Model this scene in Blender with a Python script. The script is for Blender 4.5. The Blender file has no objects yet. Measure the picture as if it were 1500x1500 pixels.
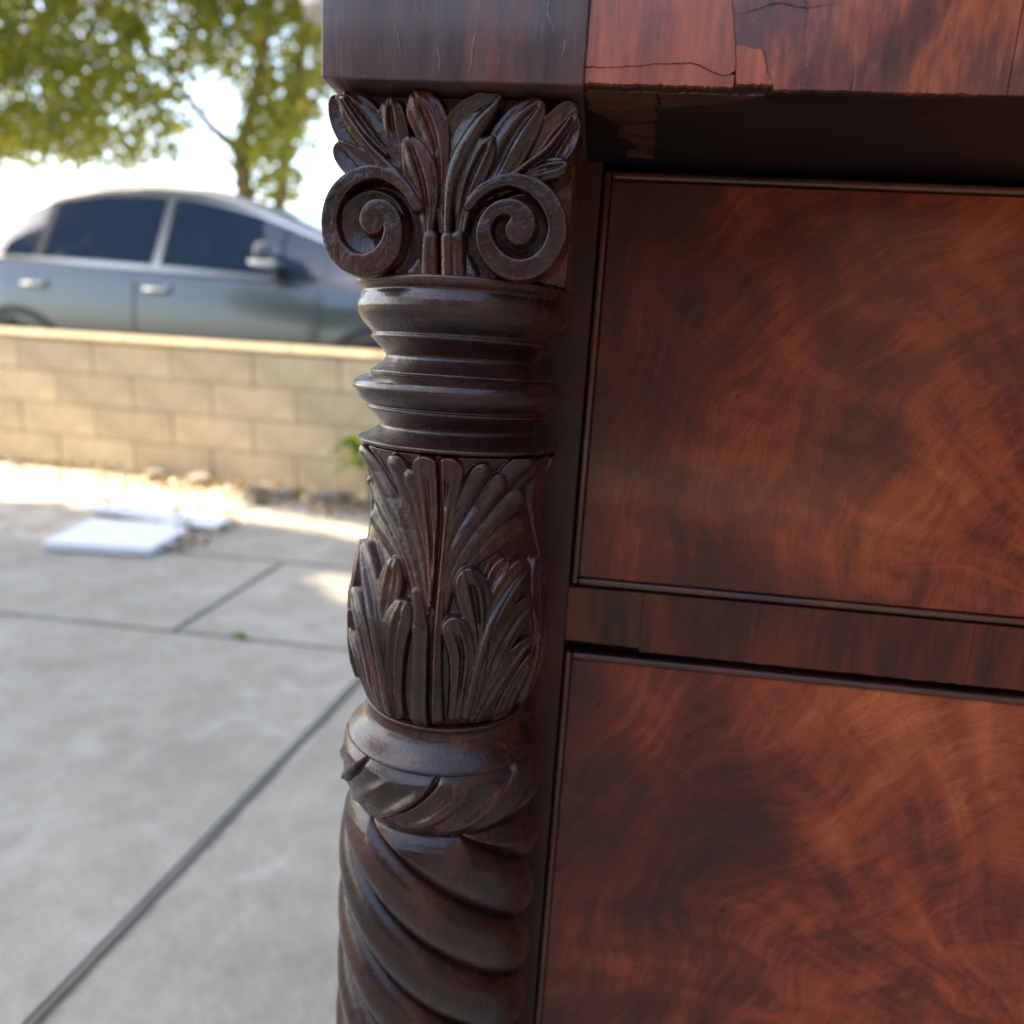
import bpy, bmesh, math, random
import numpy as np
from mathutils import Matrix, Vector

random.seed(7)
rng = np.random.default_rng(11)
SC = bpy.context.scene
COL = SC.collection
R = math.radians

# ------------------------------------------------------------------ camera
cam_data = bpy.data.cameras.new('camera')
cam = bpy.data.objects.new('camera', cam_data)
COL.objects.link(cam)
cam.matrix_world = Matrix(((0.991599, -0.083877, 0.098470, 0.075800), (0.112929, 0.190136, -0.975241, -0.420000), (0.063078, 0.978168, 0.198010, 0.800000), (0, 0, 0, 1)))
cam_data.sensor_width = 36
cam_data.sensor_fit = 'HORIZONTAL'
cam_data.lens = 1083 / 1500 * 36
cam_data.clip_start = 0.02
cam_data.clip_end = 2000
cam_data.dof.use_dof = True
cam_data.dof.focus_distance = 0.375
cam_data.dof.aperture_fstop = 4.7
cam_data.dof.aperture_blades = 0
SC.camera = cam

# ------------------------------------------------------------------ sky, sun, exposure
SUN = Vector((-0.62, 0.12, 0.775)).normalized()          # direction towards the sun
w = bpy.data.worlds.new('World')
SC.world = w
w.use_nodes = True
nt = w.node_tree
sky = nt.nodes.new('ShaderNodeTexSky')
sky.sky_type = 'NISHITA'
sky.sun_disc = False
sky.sun_elevation = math.asin(SUN.z)
sky.sun_rotation = math.atan2(SUN.x, SUN.y)
sky.air_density = 1.0
sky.dust_density = 2.0
sky.ozone_density = 1.0
bg = nt.nodes['Background']
nt.links.new(sky.outputs[0], bg.inputs[0])
bg.inputs[1].default_value = 0.15
sun_d = bpy.data.lights.new('sun', 'SUN')
sun_d.energy = 5.0
sun_d.angle = R(0.5)
sun_d.color = (1.0, 0.87, 0.67)
sun = bpy.data.objects.new('sun', sun_d)
sun.rotation_euler = SUN.to_track_quat('Z', 'Y').to_euler()
sun.location = (-6, 2, 9)
COL.objects.link(sun)
SC.view_settings.view_transform = 'Standard'
SC.view_settings.look = 'None'
SC.view_settings.exposure = 2.2
SC.view_settings.use_white_balance = True                 # the phone's white balance for open shade
SC.view_settings.white_balance_temperature = 7050
SC.view_settings.white_balance_tint = 8
SC.view_settings.gamma = 1
SC.view_settings.use_curve_mapping = False

# ------------------------------------------------------------------ helpers
def tag(o, label=None, cat=None, group=None, kind=None):
    if label: o['label'] = label
    if cat: o['category'] = cat
    if group: o['group'] = group
    if kind: o['kind'] = kind
    return o

def empty(name, loc=(0, 0, 0), rz=0.0, parent=None):
    o = bpy.data.objects.new(name, None)
    o.empty_display_size = 0.1
    o.location = loc
    o.rotation_euler = (0, 0, rz)
    COL.objects.link(o)
    if parent: o.parent = parent
    return o

def link(name, me, mat, parent=None, loc=None):
    o = bpy.data.objects.new(name, me)
    if mat is not None and not me.materials: me.materials.append(mat)
    if loc is not None: o.location = loc
    COL.objects.link(o)
    if parent: o.parent = parent
    return o

def mesh_np(name, V, F, smooth=True):
    """V (n,3) array, F (m,k) array of equal-sized faces."""
    V = np.asarray(V, np.float32); F = np.asarray(F, np.int32)
    me = bpy.data.meshes.new(name)
    k = F.shape[1]
    me.vertices.add(len(V)); me.vertices.foreach_set('co', V.ravel())
    me.loops.add(F.size); me.loops.foreach_set('vertex_index', F.ravel())
    me.polygons.add(len(F))
    me.polygons.foreach_set('loop_start', np.arange(0, F.size, k, dtype=np.int32))
    me.polygons.foreach_set('loop_total', np.full(len(F), k, np.int32))
    me.polygons.foreach_set('use_smooth', np.full(len(F), smooth))
    me.update(calc_edges=True)
    return me

def bm_mesh(name, bm, smooth=False):
    me = bpy.data.meshes.new(name)
    bm.normal_update()
    bm.to_mesh(me); bm.free()
    if smooth:
        for p in me.polygons: p.use_smooth = True
    return me

def box(bm, x0, x1, y0, y1, z0, z1, bev=0.0, seg=1):
    r = bmesh.ops.create_cube(bm, size=1)
    for v in r['verts']:
        v.co = Vector((x0 + (v.co.x + .5) * (x1 - x0), y0 + (v.co.y + .5) * (y1 - y0), z0 + (v.co.z + .5) * (z1 - z0)))
    if bev:
        es = list({e for v in r['verts'] for e in v.link_edges})
        bmesh.ops.bevel(bm, geom=es, offset=bev, segments=seg, affect='EDGES', profile=.6)

def boxobj(name, mat, parent, x0, x1, y0, y1, z0, z1, bev=0.0, seg=1):
    bm = bmesh.new(); box(bm, x0, x1, y0, y1, z0, z1, bev, seg)
    return link(name, bm_mesh(name, bm), mat, parent)

def prism(bm, pts, axis, a, b):
    """extrude a 2-D outline between a and b along an axis ('y' : pts are x,z ; 'z' : pts are x,y)."""
    def P(p, t): return (p[0], t, p[1]) if axis == 'y' else (p[0], p[1], t)
    A = [bm.verts.new(P(p, a)) for p in pts]; B = [bm.verts.new(P(p, b)) for p in pts]
    n = len(pts)
    bm.faces.new(A); bm.faces.new(B[::-1])
    for i in range(n):
        bm.faces.new((A[i], B[i], B[(i + 1) % n], A[(i + 1) % n]))
    bmesh.ops.recalc_face_normals(bm, faces=bm.faces)

def prismobj(name, mat, parent, pts, axis, a, b, bev=0.0):
    bm = bmesh.new(); prism(bm, pts, axis, a, b)
    if bev: bmesh.ops.bevel(bm, geom=list(bm.edges), offset=bev, segments=1, affect='EDGES')
    return link(name, bm_mesh(name, bm), mat, parent)

def tube(bm, pts, radii, n=8):
    pts = [Vector(p) for p in pts]; rings = []
    for i, p in enumerate(pts):
        t = (pts[min(i + 1, len(pts) - 1)] - pts[max(i - 1, 0)]).normalized()
        a = t.orthogonal().normalized() if abs(t.z) > .9 else t.cross(Vector((0, 0, 1))).normalized()
        b = t.cross(a)
        r = radii[i] if hasattr(radii, '__len__') else radii
        rings.append([bm.verts.new(p + (a * math.cos(2 * math.pi * k / n) + b * math.sin(2 * math.pi * k / n)) * r) for k in range(n)])
    for A, B in zip(rings, rings[1:]):
        for k in range(n):
            bm.faces.new((A[k], A[(k + 1) % n], B[(k + 1) % n], B[k]))
    bm.faces.new(rings[0][::-1]); bm.faces.new(rings[-1])
    bmesh.ops.recalc_face_normals(bm, faces=bm.faces)

def revolve(name, prof, th, mat, parent, mod=None):
    """surface of revolution about the column axis; prof (r,z) in m from top to bottom, th array, mod(TH,ZZ,RR)->RR"""
    pr = np.array(prof)
    TH, RR = np.meshgrid(th, pr[:, 0]); ZZ = np.repeat(pr[:, 1:2], len(th), 1)
    if mod is not None: RR = mod(TH, ZZ, RR)
    V = np.stack([RR * np.sin(TH), -RR * np.cos(TH), ZZ], -1).reshape(-1, 3)
    n, m = ZZ.shape
    i, j = np.meshgrid(np.arange(n - 1), np.arange(m), indexing='ij')
    j2 = (j + 1) % m
    F = np.stack([i * m + j, (i + 1) * m + j, (i + 1) * m + j2, i * m + j2], -1).reshape(-1, 4)
    return link(name, mesh_np(name, V, F), mat, parent)

def smooth_line(P, n):
    """Catmull-Rom through rows of P, n samples."""
    P = np.asarray(P, float)
    if len(P) == 2:
        t = np.linspace(0, 1, n)[:, None]; return P[0] * (1 - t) + P[1] * t
    Q = np.vstack([2 * P[0] - P[1], P, 2 * P[-1] - P[-2]])
    t = np.linspace(0, len(P) - 1 - 1e-9, n); k = t.astype(int); u = (t - k)[:, None]
    a, b, c, d = Q[k], Q[k + 1], Q[k + 2], Q[k + 3]
    return .5 * ((2 * b) + (-a + c) * u + (2 * a - 5 * b + 4 * c - d) * u ** 2 + (-a + 3 * b - 3 * c + d) * u ** 3)

def sstep(x, a, b):
    t = np.clip((x - a) / (b - a), 0, 1); return t * t * (3 - 2 * t)

def carve(U, V, lobes, owners, trim=0.0):
    """relief height in mm on the grid U,V (mm): highest of all lobes, and which lobe owns each point."""
    H = np.zeros_like(U); own = np.full(U.shape, -1)
    for li, (name, idx, mode, L0, L1, g, pts) in enumerate(lobes):
        S = smooth_line(pts, 12 * len(pts))
        S[:, 2] = np.maximum(S[:, 2], .15)
        if trim and mode != 'rib':
            far = np.hypot(S[:, 0] - S[-1, 0], S[:, 1] - S[-1, 1]) > trim * S[-1, 2]
            last = np.nonzero(far)[0].max() + 1
            if last > 6: S = S[:last]
        wm = S[:, 2].max() + 1
        box_ = (U > S[:, 0].min() - wm) & (U < S[:, 0].max() + wm) & (V > S[:, 1].min() - wm) & (V < S[:, 1].max() + wm)
        if not box_.any(): continue
        u = U[box_]; v = V[box_]
        best = np.full(u.shape, 1e9); s = np.zeros_like(u); t = np.zeros_like(u); wd = np.ones_like(u); lo = np.zeros_like(u)
        T = np.gradient(S[:, :2], axis=0); T /= np.linalg.norm(T, axis=1)[:, None] + 1e-9
        for k in range(len(S)):
            du = u - S[k, 0]; dv = v - S[k, 1]
            d = np.sqrt(du * du + dv * dv)
            q = d / S[k, 2]
            m = q < best
            best[m] = q[m]
            s[m] = (T[k, 0] * dv[m] - T[k, 1] * du[m]) / S[k, 2]
            t[m] = k / (len(S) - 1); wd[m] = S[k, 2]
        a = np.clip(best, 0, 1)
        L = L0 + (L1 - L0) * t
        if mode == 'flute': h = L * (.38 + .62 * (1 - a ** 1.7)) + .8 * sstep(t, .8, 1)
        elif mode == 'ridge': h = L * (.62 + .38 * np.sqrt(np.clip(1 - a * a, 0, 1)))
        elif mode == 'rib': h = L * (.80 + .20 * np.sqrt(np.clip(1 - a * a, 0, 1)))
        elif mode == 'leaf':
            h = L * (.80 + .20 * np.sqrt(np.clip(1 - a * a, 0, 1))) - 1.5 * g * np.exp(-(s / .16) ** 2) * sstep(t, .05, .3) * (1 - sstep(t, .80, .95)) + .5 * g * np.exp(-((np.abs(s) - .3) / .15) ** 2) - .22 * g * np.exp(-((np.abs(s) - .58) / .07) ** 2) * sstep(t, .15, .4) * (1 - sstep(t, .70, .9))
        elif mode == 'scoop': h = L * (.68 + .32 * np.abs(s) ** 2.0) - .4 * np.exp(-(s / .10) ** 2) * sstep(t, .1, .3) * (1 - sstep(t, .75, .95))
        elif mode == 'dish': h = L0 + (L1 - L0) * a ** 2.2
        else:                                                 # band of a volute: flat with eased arrises
            h = L * (.90 + .10 * np.sqrt(np.clip(1 - a ** 3.5, 0, 1))) - .25 * (1 - a ** 2)
        h = h * (1 - sstep(best, .90, 1.04))
        h[best > 1.04] = 0
        cur = H[box_]; o = own[box_]
        m = h > cur
        cur[m] = h[m]; o[m] = owners[li]
        H[box_] = cur; own[box_] = o
    return H, own

def blur(A, n=1):
    for _ in range(n):
        B = np.pad(A, 1, mode='edge')
        A = (B[1:-1, 1:-1] * 4 + (B[:-2, 1:-1] + B[2:, 1:-1] + B[1:-1, :-2] + B[1:-1, 2:]) * 2 + B[:-2, :-2] + B[2:, 2:] + B[:-2, 2:] + B[2:, :-2]) / 16
    return A

def lumps(shape, cell, seed):
    """smooth isotropic random field of unit spread, cell = size of a lump in samples (wraps round)"""
    r = np.random.default_rng(seed)
    f = np.fft.rfft2(r.normal(size=shape))
    ky = np.fft.fftfreq(shape[0])[:, None]; kx = np.fft.rfftfreq(shape[1])[None]
    g = np.fft.irfft2(f * np.exp(-2 * (math.pi * .42 * cell) ** 2 * (kx * kx + ky * ky)), s=shape)
    return g / (g.std() + 1e-12)

def split_grid(P, owner_face, keep, back=None):
    """Split a vertex grid P (n,m,3) into one mesh per owner. back(V) gives skirt vertices for outline edges of keep."""
    n, m, _ = P.shape
    i, j = np.meshgrid(np.arange(n - 1), np.arange(m - 1), indexing='ij')
    quad = np.stack([i * m + j, i * m + j + 1, (i + 1) * m + j + 1, (i + 1) * m + j], -1)
    Vall = P.reshape(-1, 3)
    res = {}
    for o in np.unique(owner_face[keep]):
        sel = keep & (owner_face == o)
        F = quad[sel]
        V = Vall
        if back is not None:
            E = []
            K = np.pad(keep, 1)
            si, sj = np.nonzero(sel)
            for di, dj, a, b in ((-1, 0, 0, 1), (0, 1, 1, 2), (1, 0, 2, 3), (0, -1, 3, 0)):
                out = ~K[si + 1 + di, sj + 1 + dj]
                q = quad[si[out], sj[out]]
                E.append(q[:, [a, b]])
            E = np.concatenate(E)
            if len(E):
                ids = np.unique(E); mp = {x: len(Vall) + k for k, x in enumerate(ids)}
                V = np.vstack([Vall, back(Vall[ids])])
                F = np.vstack([F, np.array([[b, a, mp[a], mp[b]] for a, b in E])])
        used = np.unique(F); remap = np.zeros(len(V), np.int64); remap[used] = np.arange(len(used))
        res[o] = (V[used], remap[F])
    return res

# ------------------------------------------------------------------ materials
def mat_new(name):
    m = bpy.data.materials.new(name); m.use_nodes = True
    t = m.node_tree; b = t.nodes['Principled BSDF']
    return m, t, b

class NB:
    """small node builder"""
    def __init__(s, t): s.t = t
    def n(s, typ, **kw):
        x = s.t.nodes.new(typ)
        for k, v in kw.items(): setattr(x, k, v)
        return x
    def l(s, a, b): s.t.links.new(a, b)
    def set(s, sock, v):
        if hasattr(v, 'default_value') and hasattr(v, 'links'): s.l(v, sock)
        else: sock.default_value = v
    def coord(s, kind='Object'): return s.n('ShaderNodeTexCoord').outputs[kind]
    def mapping(s, vec, scale=(1, 1, 1), rot=(0, 0, 0), loc=(0, 0, 0)):
        x = s.n('ShaderNodeMapping'); s.l(vec, x.inputs[0])
        x.inputs['Scale'].default_value = scale; x.inputs['Rotation'].default_value = rot; x.inputs['Location'].default_value = loc
        return x.outputs[0]
    def noise(s, vec, scale, detail=4, rough=.55, dist=0.0, out='Fac'):
        x = s.n('ShaderNodeTexNoise'); s.l(vec, x.inputs['Vector'])
        x.inputs['Scale'].default_value = scale; x.inputs['Detail'].default_value = detail
        x.inputs['Roughness'].default_value = rough; x.inputs['Distortion'].default_value = dist
        return x.outputs[out]
    def voronoi(s, vec, scale, feature='F1', out='Distance'):
        x = s.n('ShaderNodeTexVoronoi', feature=feature); s.l(vec, x.inputs['Vector']); x.inputs['Scale'].default_value = scale
        return x.outputs[out]
    def ramp(s, fac, stops, interp='LINEAR'):
        x = s.n('ShaderNodeValToRGB'); s.l(fac, x.inputs[0]); x.color_ramp.interpolation = interp
        e = x.color_ramp.elements
        while len(e) < len(stops): e.new(.5)
        for el, (p, c) in zip(e, stops):
            el.position = p; el.color = (*c, 1) if len(c) == 3 else c
        return x.outputs[0]
    def math(s, op, a, b=0.0, c=0.0):
        x = s.n('ShaderNodeMath', operation=op)
        s.set(x.inputs[0], a); s.set(x.inputs[1], b); s.set(x.inputs[2], c)
        return x.outputs[0]
    def mapr(s, v, a, b, c=0.0, d=1.0, smooth=True):
        x = s.n('ShaderNodeMapRange'); x.interpolation_type = 'SMOOTHSTEP' if smooth else 'LINEAR'
        s.set(x.inputs[0], v)
        for k, q in zip((1, 2, 3, 4), (a, b, c, d)): x.inputs[k].default_value = q
        return x.outputs[0]
    def mix(s, fac, a, b, mode='MIX'):
        x = s.n('ShaderNodeMix', data_type='RGBA', blend_type=mode)
        s.set(x.inputs[0], fac)
        for sock, v in ((x.inputs[6], a), (x.inputs[7], b)):
            if isinstance(v, tuple): sock.default_value = (*v, 1) if len(v) == 3 else v
            else: s.l(v, sock)
        return x.outputs[2]
    def vmath(s, op, a, b):
        x = s.n('ShaderNodeVectorMath', operation=op); s.set(x.inputs[0], a)
        if isinstance(b, tuple): x.inputs[1].default_value = b
        else: s.set(x.inputs[1], b)
        return x.outputs[0]
    def bump(s, h, strength, dist, normal=None):
        x = s.n('ShaderNodeBump'); s.l(h, x.inputs['Height']); x.inputs['Strength'].default_value = strength; x.inputs['Distance'].default_value = dist
        if normal is not None: s.l(normal, x.inputs['Normal'])
        return x.outputs[0]

def dust(nb, vec, scale=900, thr=.045):
    """sparse pale specks of dust"""
    d = nb.voronoi(vec, scale)
    big = nb.noise(vec, 60, 2)
    m = nb.math('MULTIPLY', nb.math('LESS_THAN', d, thr), nb.math('GREATER_THAN', big, .56))
    return m

def m_carved():
    m, t, b = mat_new('old_dark_mahogany_carving'); nb = NB(t)
    v = nb.coord()
    grain = nb.noise(nb.mapping(v, (1, 1, .10)), 420, 5, .6)
    pores = nb.noise(nb.mapping(v, (1, 1, .055)), 820, 2, .5)
    big = nb.noise(v, 26, 4, .6)
    fine = nb.noise(v, 1100, 2, .6)
    craze = nb.noise(v, 520, 3, .6)
    base = nb.ramp(nb.math('ADD', nb.math('MULTIPLY', big, .62), nb.math('MULTIPLY', grain, .38)),
                   [(.33, (.0085, .0045, .0045)), (.48, (.021, .0082, .0070)), (.58, (.040, .0125, .0095)), (.68, (.075, .0215, .0135))])
    geo = nb.n('ShaderNodeNewGeometry').outputs['Pointiness']
    rub = nb.noise(v, 48, 5, .7)
    wear = nb.math('MULTIPLY', nb.mapr(geo, .508, .56), nb.mapr(rub, .40, .62))
    col = nb.mix(nb.math('MULTIPLY', wear, .9), base, (.170, .044, .027))
    edge = nb.math('MULTIPLY', nb.mapr(geo, .56, .66), nb.mapr(nb.noise(v, 130, 3, .6), .45, .6))
    col = nb.mix(nb.math('MULTIPLY', edge, .7), col, (.26, .125, .085))
    red = nb.math('MULTIPLY', nb.mapr(nb.noise(nb.mapping(v, (1, 1, .45)), 38, 5, .7, .6), .56, .70), nb.mapr(grain, .40, .60))
    col = nb.mix(nb.math('MULTIPLY', red, .65), col, (.150, .034, .021))
    col = nb.mix(nb.math('MULTIPLY', nb.mapr(pores, .62, .70), .6), col, (.006, .004, .004))
    col = nb.mix(nb.math('MULTIPLY', dust(nb, v), .55), col, (.42, .36, .30))
    nb.l(col, b.inputs['Base Color'])
    nb.l(nb.mapr(nb.noise(v, 70, 4, .6), .35, .65, .22, .36), b.inputs['Roughness'])
    b.inputs['Coat Weight'].default_value = .35; b.inputs['Coat Roughness'].default_value = .20
    b.inputs['Specular IOR Level'].default_value = .45
    h = nb.math('ADD', nb.math('MULTIPLY', craze, .75), nb.math('MULTIPLY', grain, .6))
    h = nb.math('SUBTRACT', nb.math('ADD', h, nb.math('MULTIPLY', fine, .35)), nb.math('MULTIPLY', nb.mapr(pores, .60, .70), .5))
    bn = nb.bump(h, .22, .0007)
    nb.l(bn, b.inputs['Normal']); nb.l(bn, b.inputs['Coat Normal'])
    return m

def m_wood(name, c0, c1, c2, gscale=(1, 1, .08), big_s=18, rough=(.22, .38), coat=.5, spec=.5, red=None, pale=None):
    m, t, b = mat_new(name); nb = NB(t)
    v = nb.coord()
    grain = nb.noise(nb.mapping(v, gscale), 380, 6, .65)
    grain2 = nb.noise(nb.mapping(v, gscale), 90, 4, .6)
    big = nb.noise(nb.mapping(v, tuple(.3 + .7 * x for x in gscale)), big_s, 4, .6, .6)
    f = nb.math('ADD', nb.math('MULTIPLY', big, .55), nb.math('ADD', nb.math('MULTIPLY', grain, .22), nb.math('MULTIPLY', grain2, .23)))
    col = nb.ramp(f, [(.40, c0), (.50, c1), (.60, c2)])
    if red is not None:
        col = nb.mix(nb.math('MULTIPLY', nb.mapr(nb.noise(nb.mapping(v, (1, 1, .3)), 60, 4, .65), .55, .70), .45), col, red)
    if pale is not None:
        st_ = nb.math('MULTIPLY', nb.mapr(nb.noise(nb.mapping(v, (1, 1, .07)), 210, 4, .7), .56, .70), nb.mapr(nb.noise(v, 30, 3, .6), .42, .60))
        col = nb.mix(nb.math('MULTIPLY', st_, .55), col, pale)
        flk = nb.math('MULTIPLY', nb.mapr(nb.noise(v, 700, 2, .6), .66, .72), nb.mapr(nb.noise(v, 44, 3, .6), .48, .62))
        col = nb.mix(nb.math('MULTIPLY', flk, .5), col, pale)
    col = nb.mix(nb.math('MULTIPLY', dust(nb, v), .5), col, (.42, .34, .28))
    nb.l(col, b.inputs['Base Color'])
    nb.l(nb.mapr(grain2, .3, .7, rough[0], rough[1]), b.inputs['Roughness'])
    b.inputs['Coat Weight'].default_value = coat; b.inputs['Coat Roughness'].default_value = .18
    b.inputs['Specular IOR Level'].default_value = spec
    nb.l(nb.bump(nb.math('ADD', grain, nb.math('MULTIPLY', big, .8)), .12, .0008), b.inputs['Normal'])
    return m

def m_flame(name, cx, cz, seed, tall=1.0, lift=0.0):
    """crotch-figured mahogany veneer: grain sweeping in arcs round a far centre, crossed by feathery flame"""
    m, t, b = mat_new(name); nb = NB(t)
    v = nb.mapping(nb.coord(), (1, 0, 1), loc=(-cx, 0, -cz))
    q = nb.vmath('ADD', v, (seed * 3.7, seed * 1.3, seed * 2.1))
    w1 = nb.vmath('SUBTRACT', nb.noise(q, 5.5, 2, .5, out='Color'), (.5, .5, .5))
    w2 = nb.vmath('SUBTRACT', nb.noise(q, 17, 3, .5, out='Color'), (.5, .5, .5))
    w3 = nb.vmath('SUBTRACT', nb.noise(q, 70, 3, .55, out='Color'), (.5, .5, .5))
    p = nb.vmath('ADD', v, nb.vmath('MULTIPLY', w1, (.13, 0, .13)))
    p = nb.vmath('ADD', p, nb.vmath('MULTIPLY', w2, (.024, 0, .024)))
    pf = nb.vmath('ADD', p, nb.vmath('MULTIPLY', w3, (.004, 0, .004)))
    def polar(vec, kr, ka, z0):
        s = nb.n('ShaderNodeSeparateXYZ'); nb.l(vec, s.inputs[0])
        x, z = s.outputs[0], nb.math('MULTIPLY', s.outputs[2], tall)
        rad = nb.math('SQRT', nb.math('ADD', nb.math('MULTIPLY', x, x), nb.math('MULTIPLY', z, z)))
        c = nb.n('ShaderNodeCombineXYZ')
        nb.l(nb.math('MULTIPLY', rad, kr), c.inputs[0])
        nb.l(nb.math('MULTIPLY', nb.math('ARCTAN2', z, nb.math('MULTIPLY', x, -1)), ka), c.inputs[1])
        c.inputs[2].default_value = z0
        return c.outputs[0]
    fine = nb.noise(polar(pf, 750, 9, seed), 1, 3, .65)            # hair-fine grain lines
    band = nb.noise(polar(pf, 120, 3.5, seed + 3), 1, 4, .6)       # growth bands
    flame = nb.noise(polar(p, 17, 2.4, seed + 7), 1, 3, .5, .5)   # broad flame running with the sweep
    curl = nb.noise(polar(p, 9, 11, seed + 11), 1, 4, .55, .5)     # feather crossing it
    patch = nb.noise(q, 5.5, 4, .5, .8)
    f = nb.math('ADD', nb.math('ADD', nb.math('MULTIPLY', fine, .16), nb.math('MULTIPLY', band, .16)),
                nb.math('ADD', nb.math('MULTIPLY', flame, .29), nb.math('ADD', nb.math('MULTIPLY', curl, .17), nb.math('MULTIPLY', patch, .19))))
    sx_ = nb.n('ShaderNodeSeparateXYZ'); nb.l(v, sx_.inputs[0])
    f = nb.math('ADD', f, nb.mapr(nb.math('ADD', sx_.outputs[0], nb.math('MULTIPLY', nb.math('SUBTRACT', patch, .5), .25)), .09 - cx, .27 - cx, -.048, .026))   # painted shade: colour darker beside the column, brighter towards the middle
    col = nb.ramp(nb.math('ADD', f, lift), [(.36, (.040, .0120, .0105)), (.44, (.080, .0180, .0130)), (.505, (.165, .0300, .0160)), (.575, (.32, .060, .0230)), (.66, (.50, .130, .046))])
    pores = nb.noise(polar(pf, 1400, 60, seed + 5), 1, 2, .5)
    col = nb.mix(nb.math('MULTIPLY', nb.mapr(pores, .60, .70), .45), col, (.016, .007, .006))
    pit = nb.math('LESS_THAN', nb.voronoi(nb.mapping(q, (1, 0, 1.3)), 13), .026)
    col = nb.mix(nb.math('MULTIPLY', pit, .8), col, (.012, .008, .008))
    col = nb.mix(nb.math('MULTIPLY', dust(nb, q, 330, .05), .6), col, (.5, .40, .32))
    nb.l(col, b.inputs['Base Color'])
    sc = nb.noise(nb.mapping(v, (1, 0, 5.5), rot=(0, R(38), 0)), 240, 2, .5)
    nb.l(nb.mapr(nb.math('ADD', nb.math('MULTIPLY', patch, .6), nb.math('MULTIPLY', sc, .4)), .3, .7, .30, .46), b.inputs['Roughness'])
    b.inputs['Coat Weight'].default_value = .4; b.inputs['Coat Roughness'].default_value = .15
    b.inputs['Specular IOR Level'].default_value = .25
    nb.l(nb.bump(nb.math('ADD', fine, nb.math('MULTIPLY', patch, 1.2)), .07, .0008), b.inputs['Normal'])
    return m

def m_plain(name, col, rough=.6, metal=0.0, noise_s=None, amt=.25, bump=0.0, bscale=None, coat=0.0, per_obj=0.0, spec=.5):
    m, t, b = mat_new(name); nb = NB(t)
    b.inputs['Roughness'].default_value = rough; b.inputs['Metallic'].default_value = metal
    b.inputs['Coat Weight'].default_value = coat; b.inputs['Coat Roughness'].default_value = .05
    b.inputs['Specular IOR Level'].default_value = spec
    v = nb.coord()
    c = None
    if noise_s:
        f = nb.noise(v, noise_s, 5, .6)
        c = nb.ramp(f, [(.3, tuple(x * (1 - amt) for x in col)), (.7, tuple(min(1, x * (1 + amt)) for x in col))])
    if per_obj:
        rnd = nb.n('ShaderNodeObjectInfo').outputs['Random']
        k = nb.mapr(rnd, 0, 1, 1 - per_obj, 1 + per_obj, False)
        cc = nb.n('ShaderNodeCombineColor')
        for i in range(3): nb.l(k, cc.inputs[i])
        c = nb.mix(1.0, c if c is not None else col, cc.outputs[0], 'MULTIPLY')
    if c is not None: nb.l(c, b.inputs['Base Color'])
    else: b.inputs['Base Color'].default_value = (*col, 1)
    if bump: nb.l(nb.bump(nb.noise(v, bscale or 60, 4, .6), bump, .01), b.inputs['Normal'])
    return m

def m_concrete():
    m, t, b = mat_new('weathered_concrete'); nb = NB(t)
    v = nb.coord('Object')
    big = nb.noise(v, 1.7, 5, .62, .4); mid = nb.noise(v, 11, 6, .7); fin = nb.noise(v, 90, 4, .7)
    f = nb.math('ADD', nb.math('MULTIPLY', big, .42), nb.math('ADD', nb.math('MULTIPLY', mid, .38), nb.math('MULTIPLY', fin, .20)))
    col = nb.ramp(f, [(.36, (.205, .182, .143)), (.5, (.292, .262, .211)), (.64, (.385, .350, .287))])
    stain = nb.mapr(nb.noise(v, 3.1, 5, .6, 1.2), .56, .74)
    col = nb.mix(nb.math('MULTIPLY', stain, .5), col, (.20, .18, .145))
    pale = nb.mapr(nb.noise(nb.mapping(v, (1, 1, 1), loc=(4, 2, 0)), 4.3, 6, .65, .8), .55, .72)
    col = nb.mix(nb.math('MULTIPLY', pale, .5), col, (.47, .44, .385))
    nb.l(col, b.inputs['Base Color']); b.inputs['Roughness'].default_value = .85
    nb.l(nb.bump(fin, .4, .004), b.inputs['Normal'])
    return m

def m_leaf(name, greens, trans=.45):
    m, t, b = mat_new(name); nb = NB(t)
    at = nb.n('ShaderNodeAttribute', attribute_name='tint').outputs['Fac']
    col = nb.ramp(at, greens)
    nb.l(col, b.inputs['Base Color']); b.inputs['Roughness'].default_value = .15
    tr = nb.n('ShaderNodeBsdfTranslucent'); 
    nb.l(nb.mix(1.0, col, (1.0, 1.0, .35), 'MULTIPLY') if False else nb.mix(.5, col, (.66, .64, .06)), tr.inputs[0])
    mx = nb.n('ShaderNodeMixShader'); mx.inputs[0].default_value = trans
    nb.l(b.outputs[0], mx.inputs[1]); nb.l(tr.outputs[0], mx.inputs[2])
    nb.l(mx.outputs[0], t.nodes['Material Output'].inputs[0])
    return m

def m_glass():
    m, t, b = mat_new('tinted_window_glass')
    b.inputs['Base Color'].default_value = (.022, .036, .062, 1); b.inputs['Roughness'].default_value = .03
    b.inputs['Specular IOR Level'].default_value = .5; b.inputs['Coat Weight'].default_value = .25; b.inputs['Coat Roughness'].default_value = .02
    return m

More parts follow.
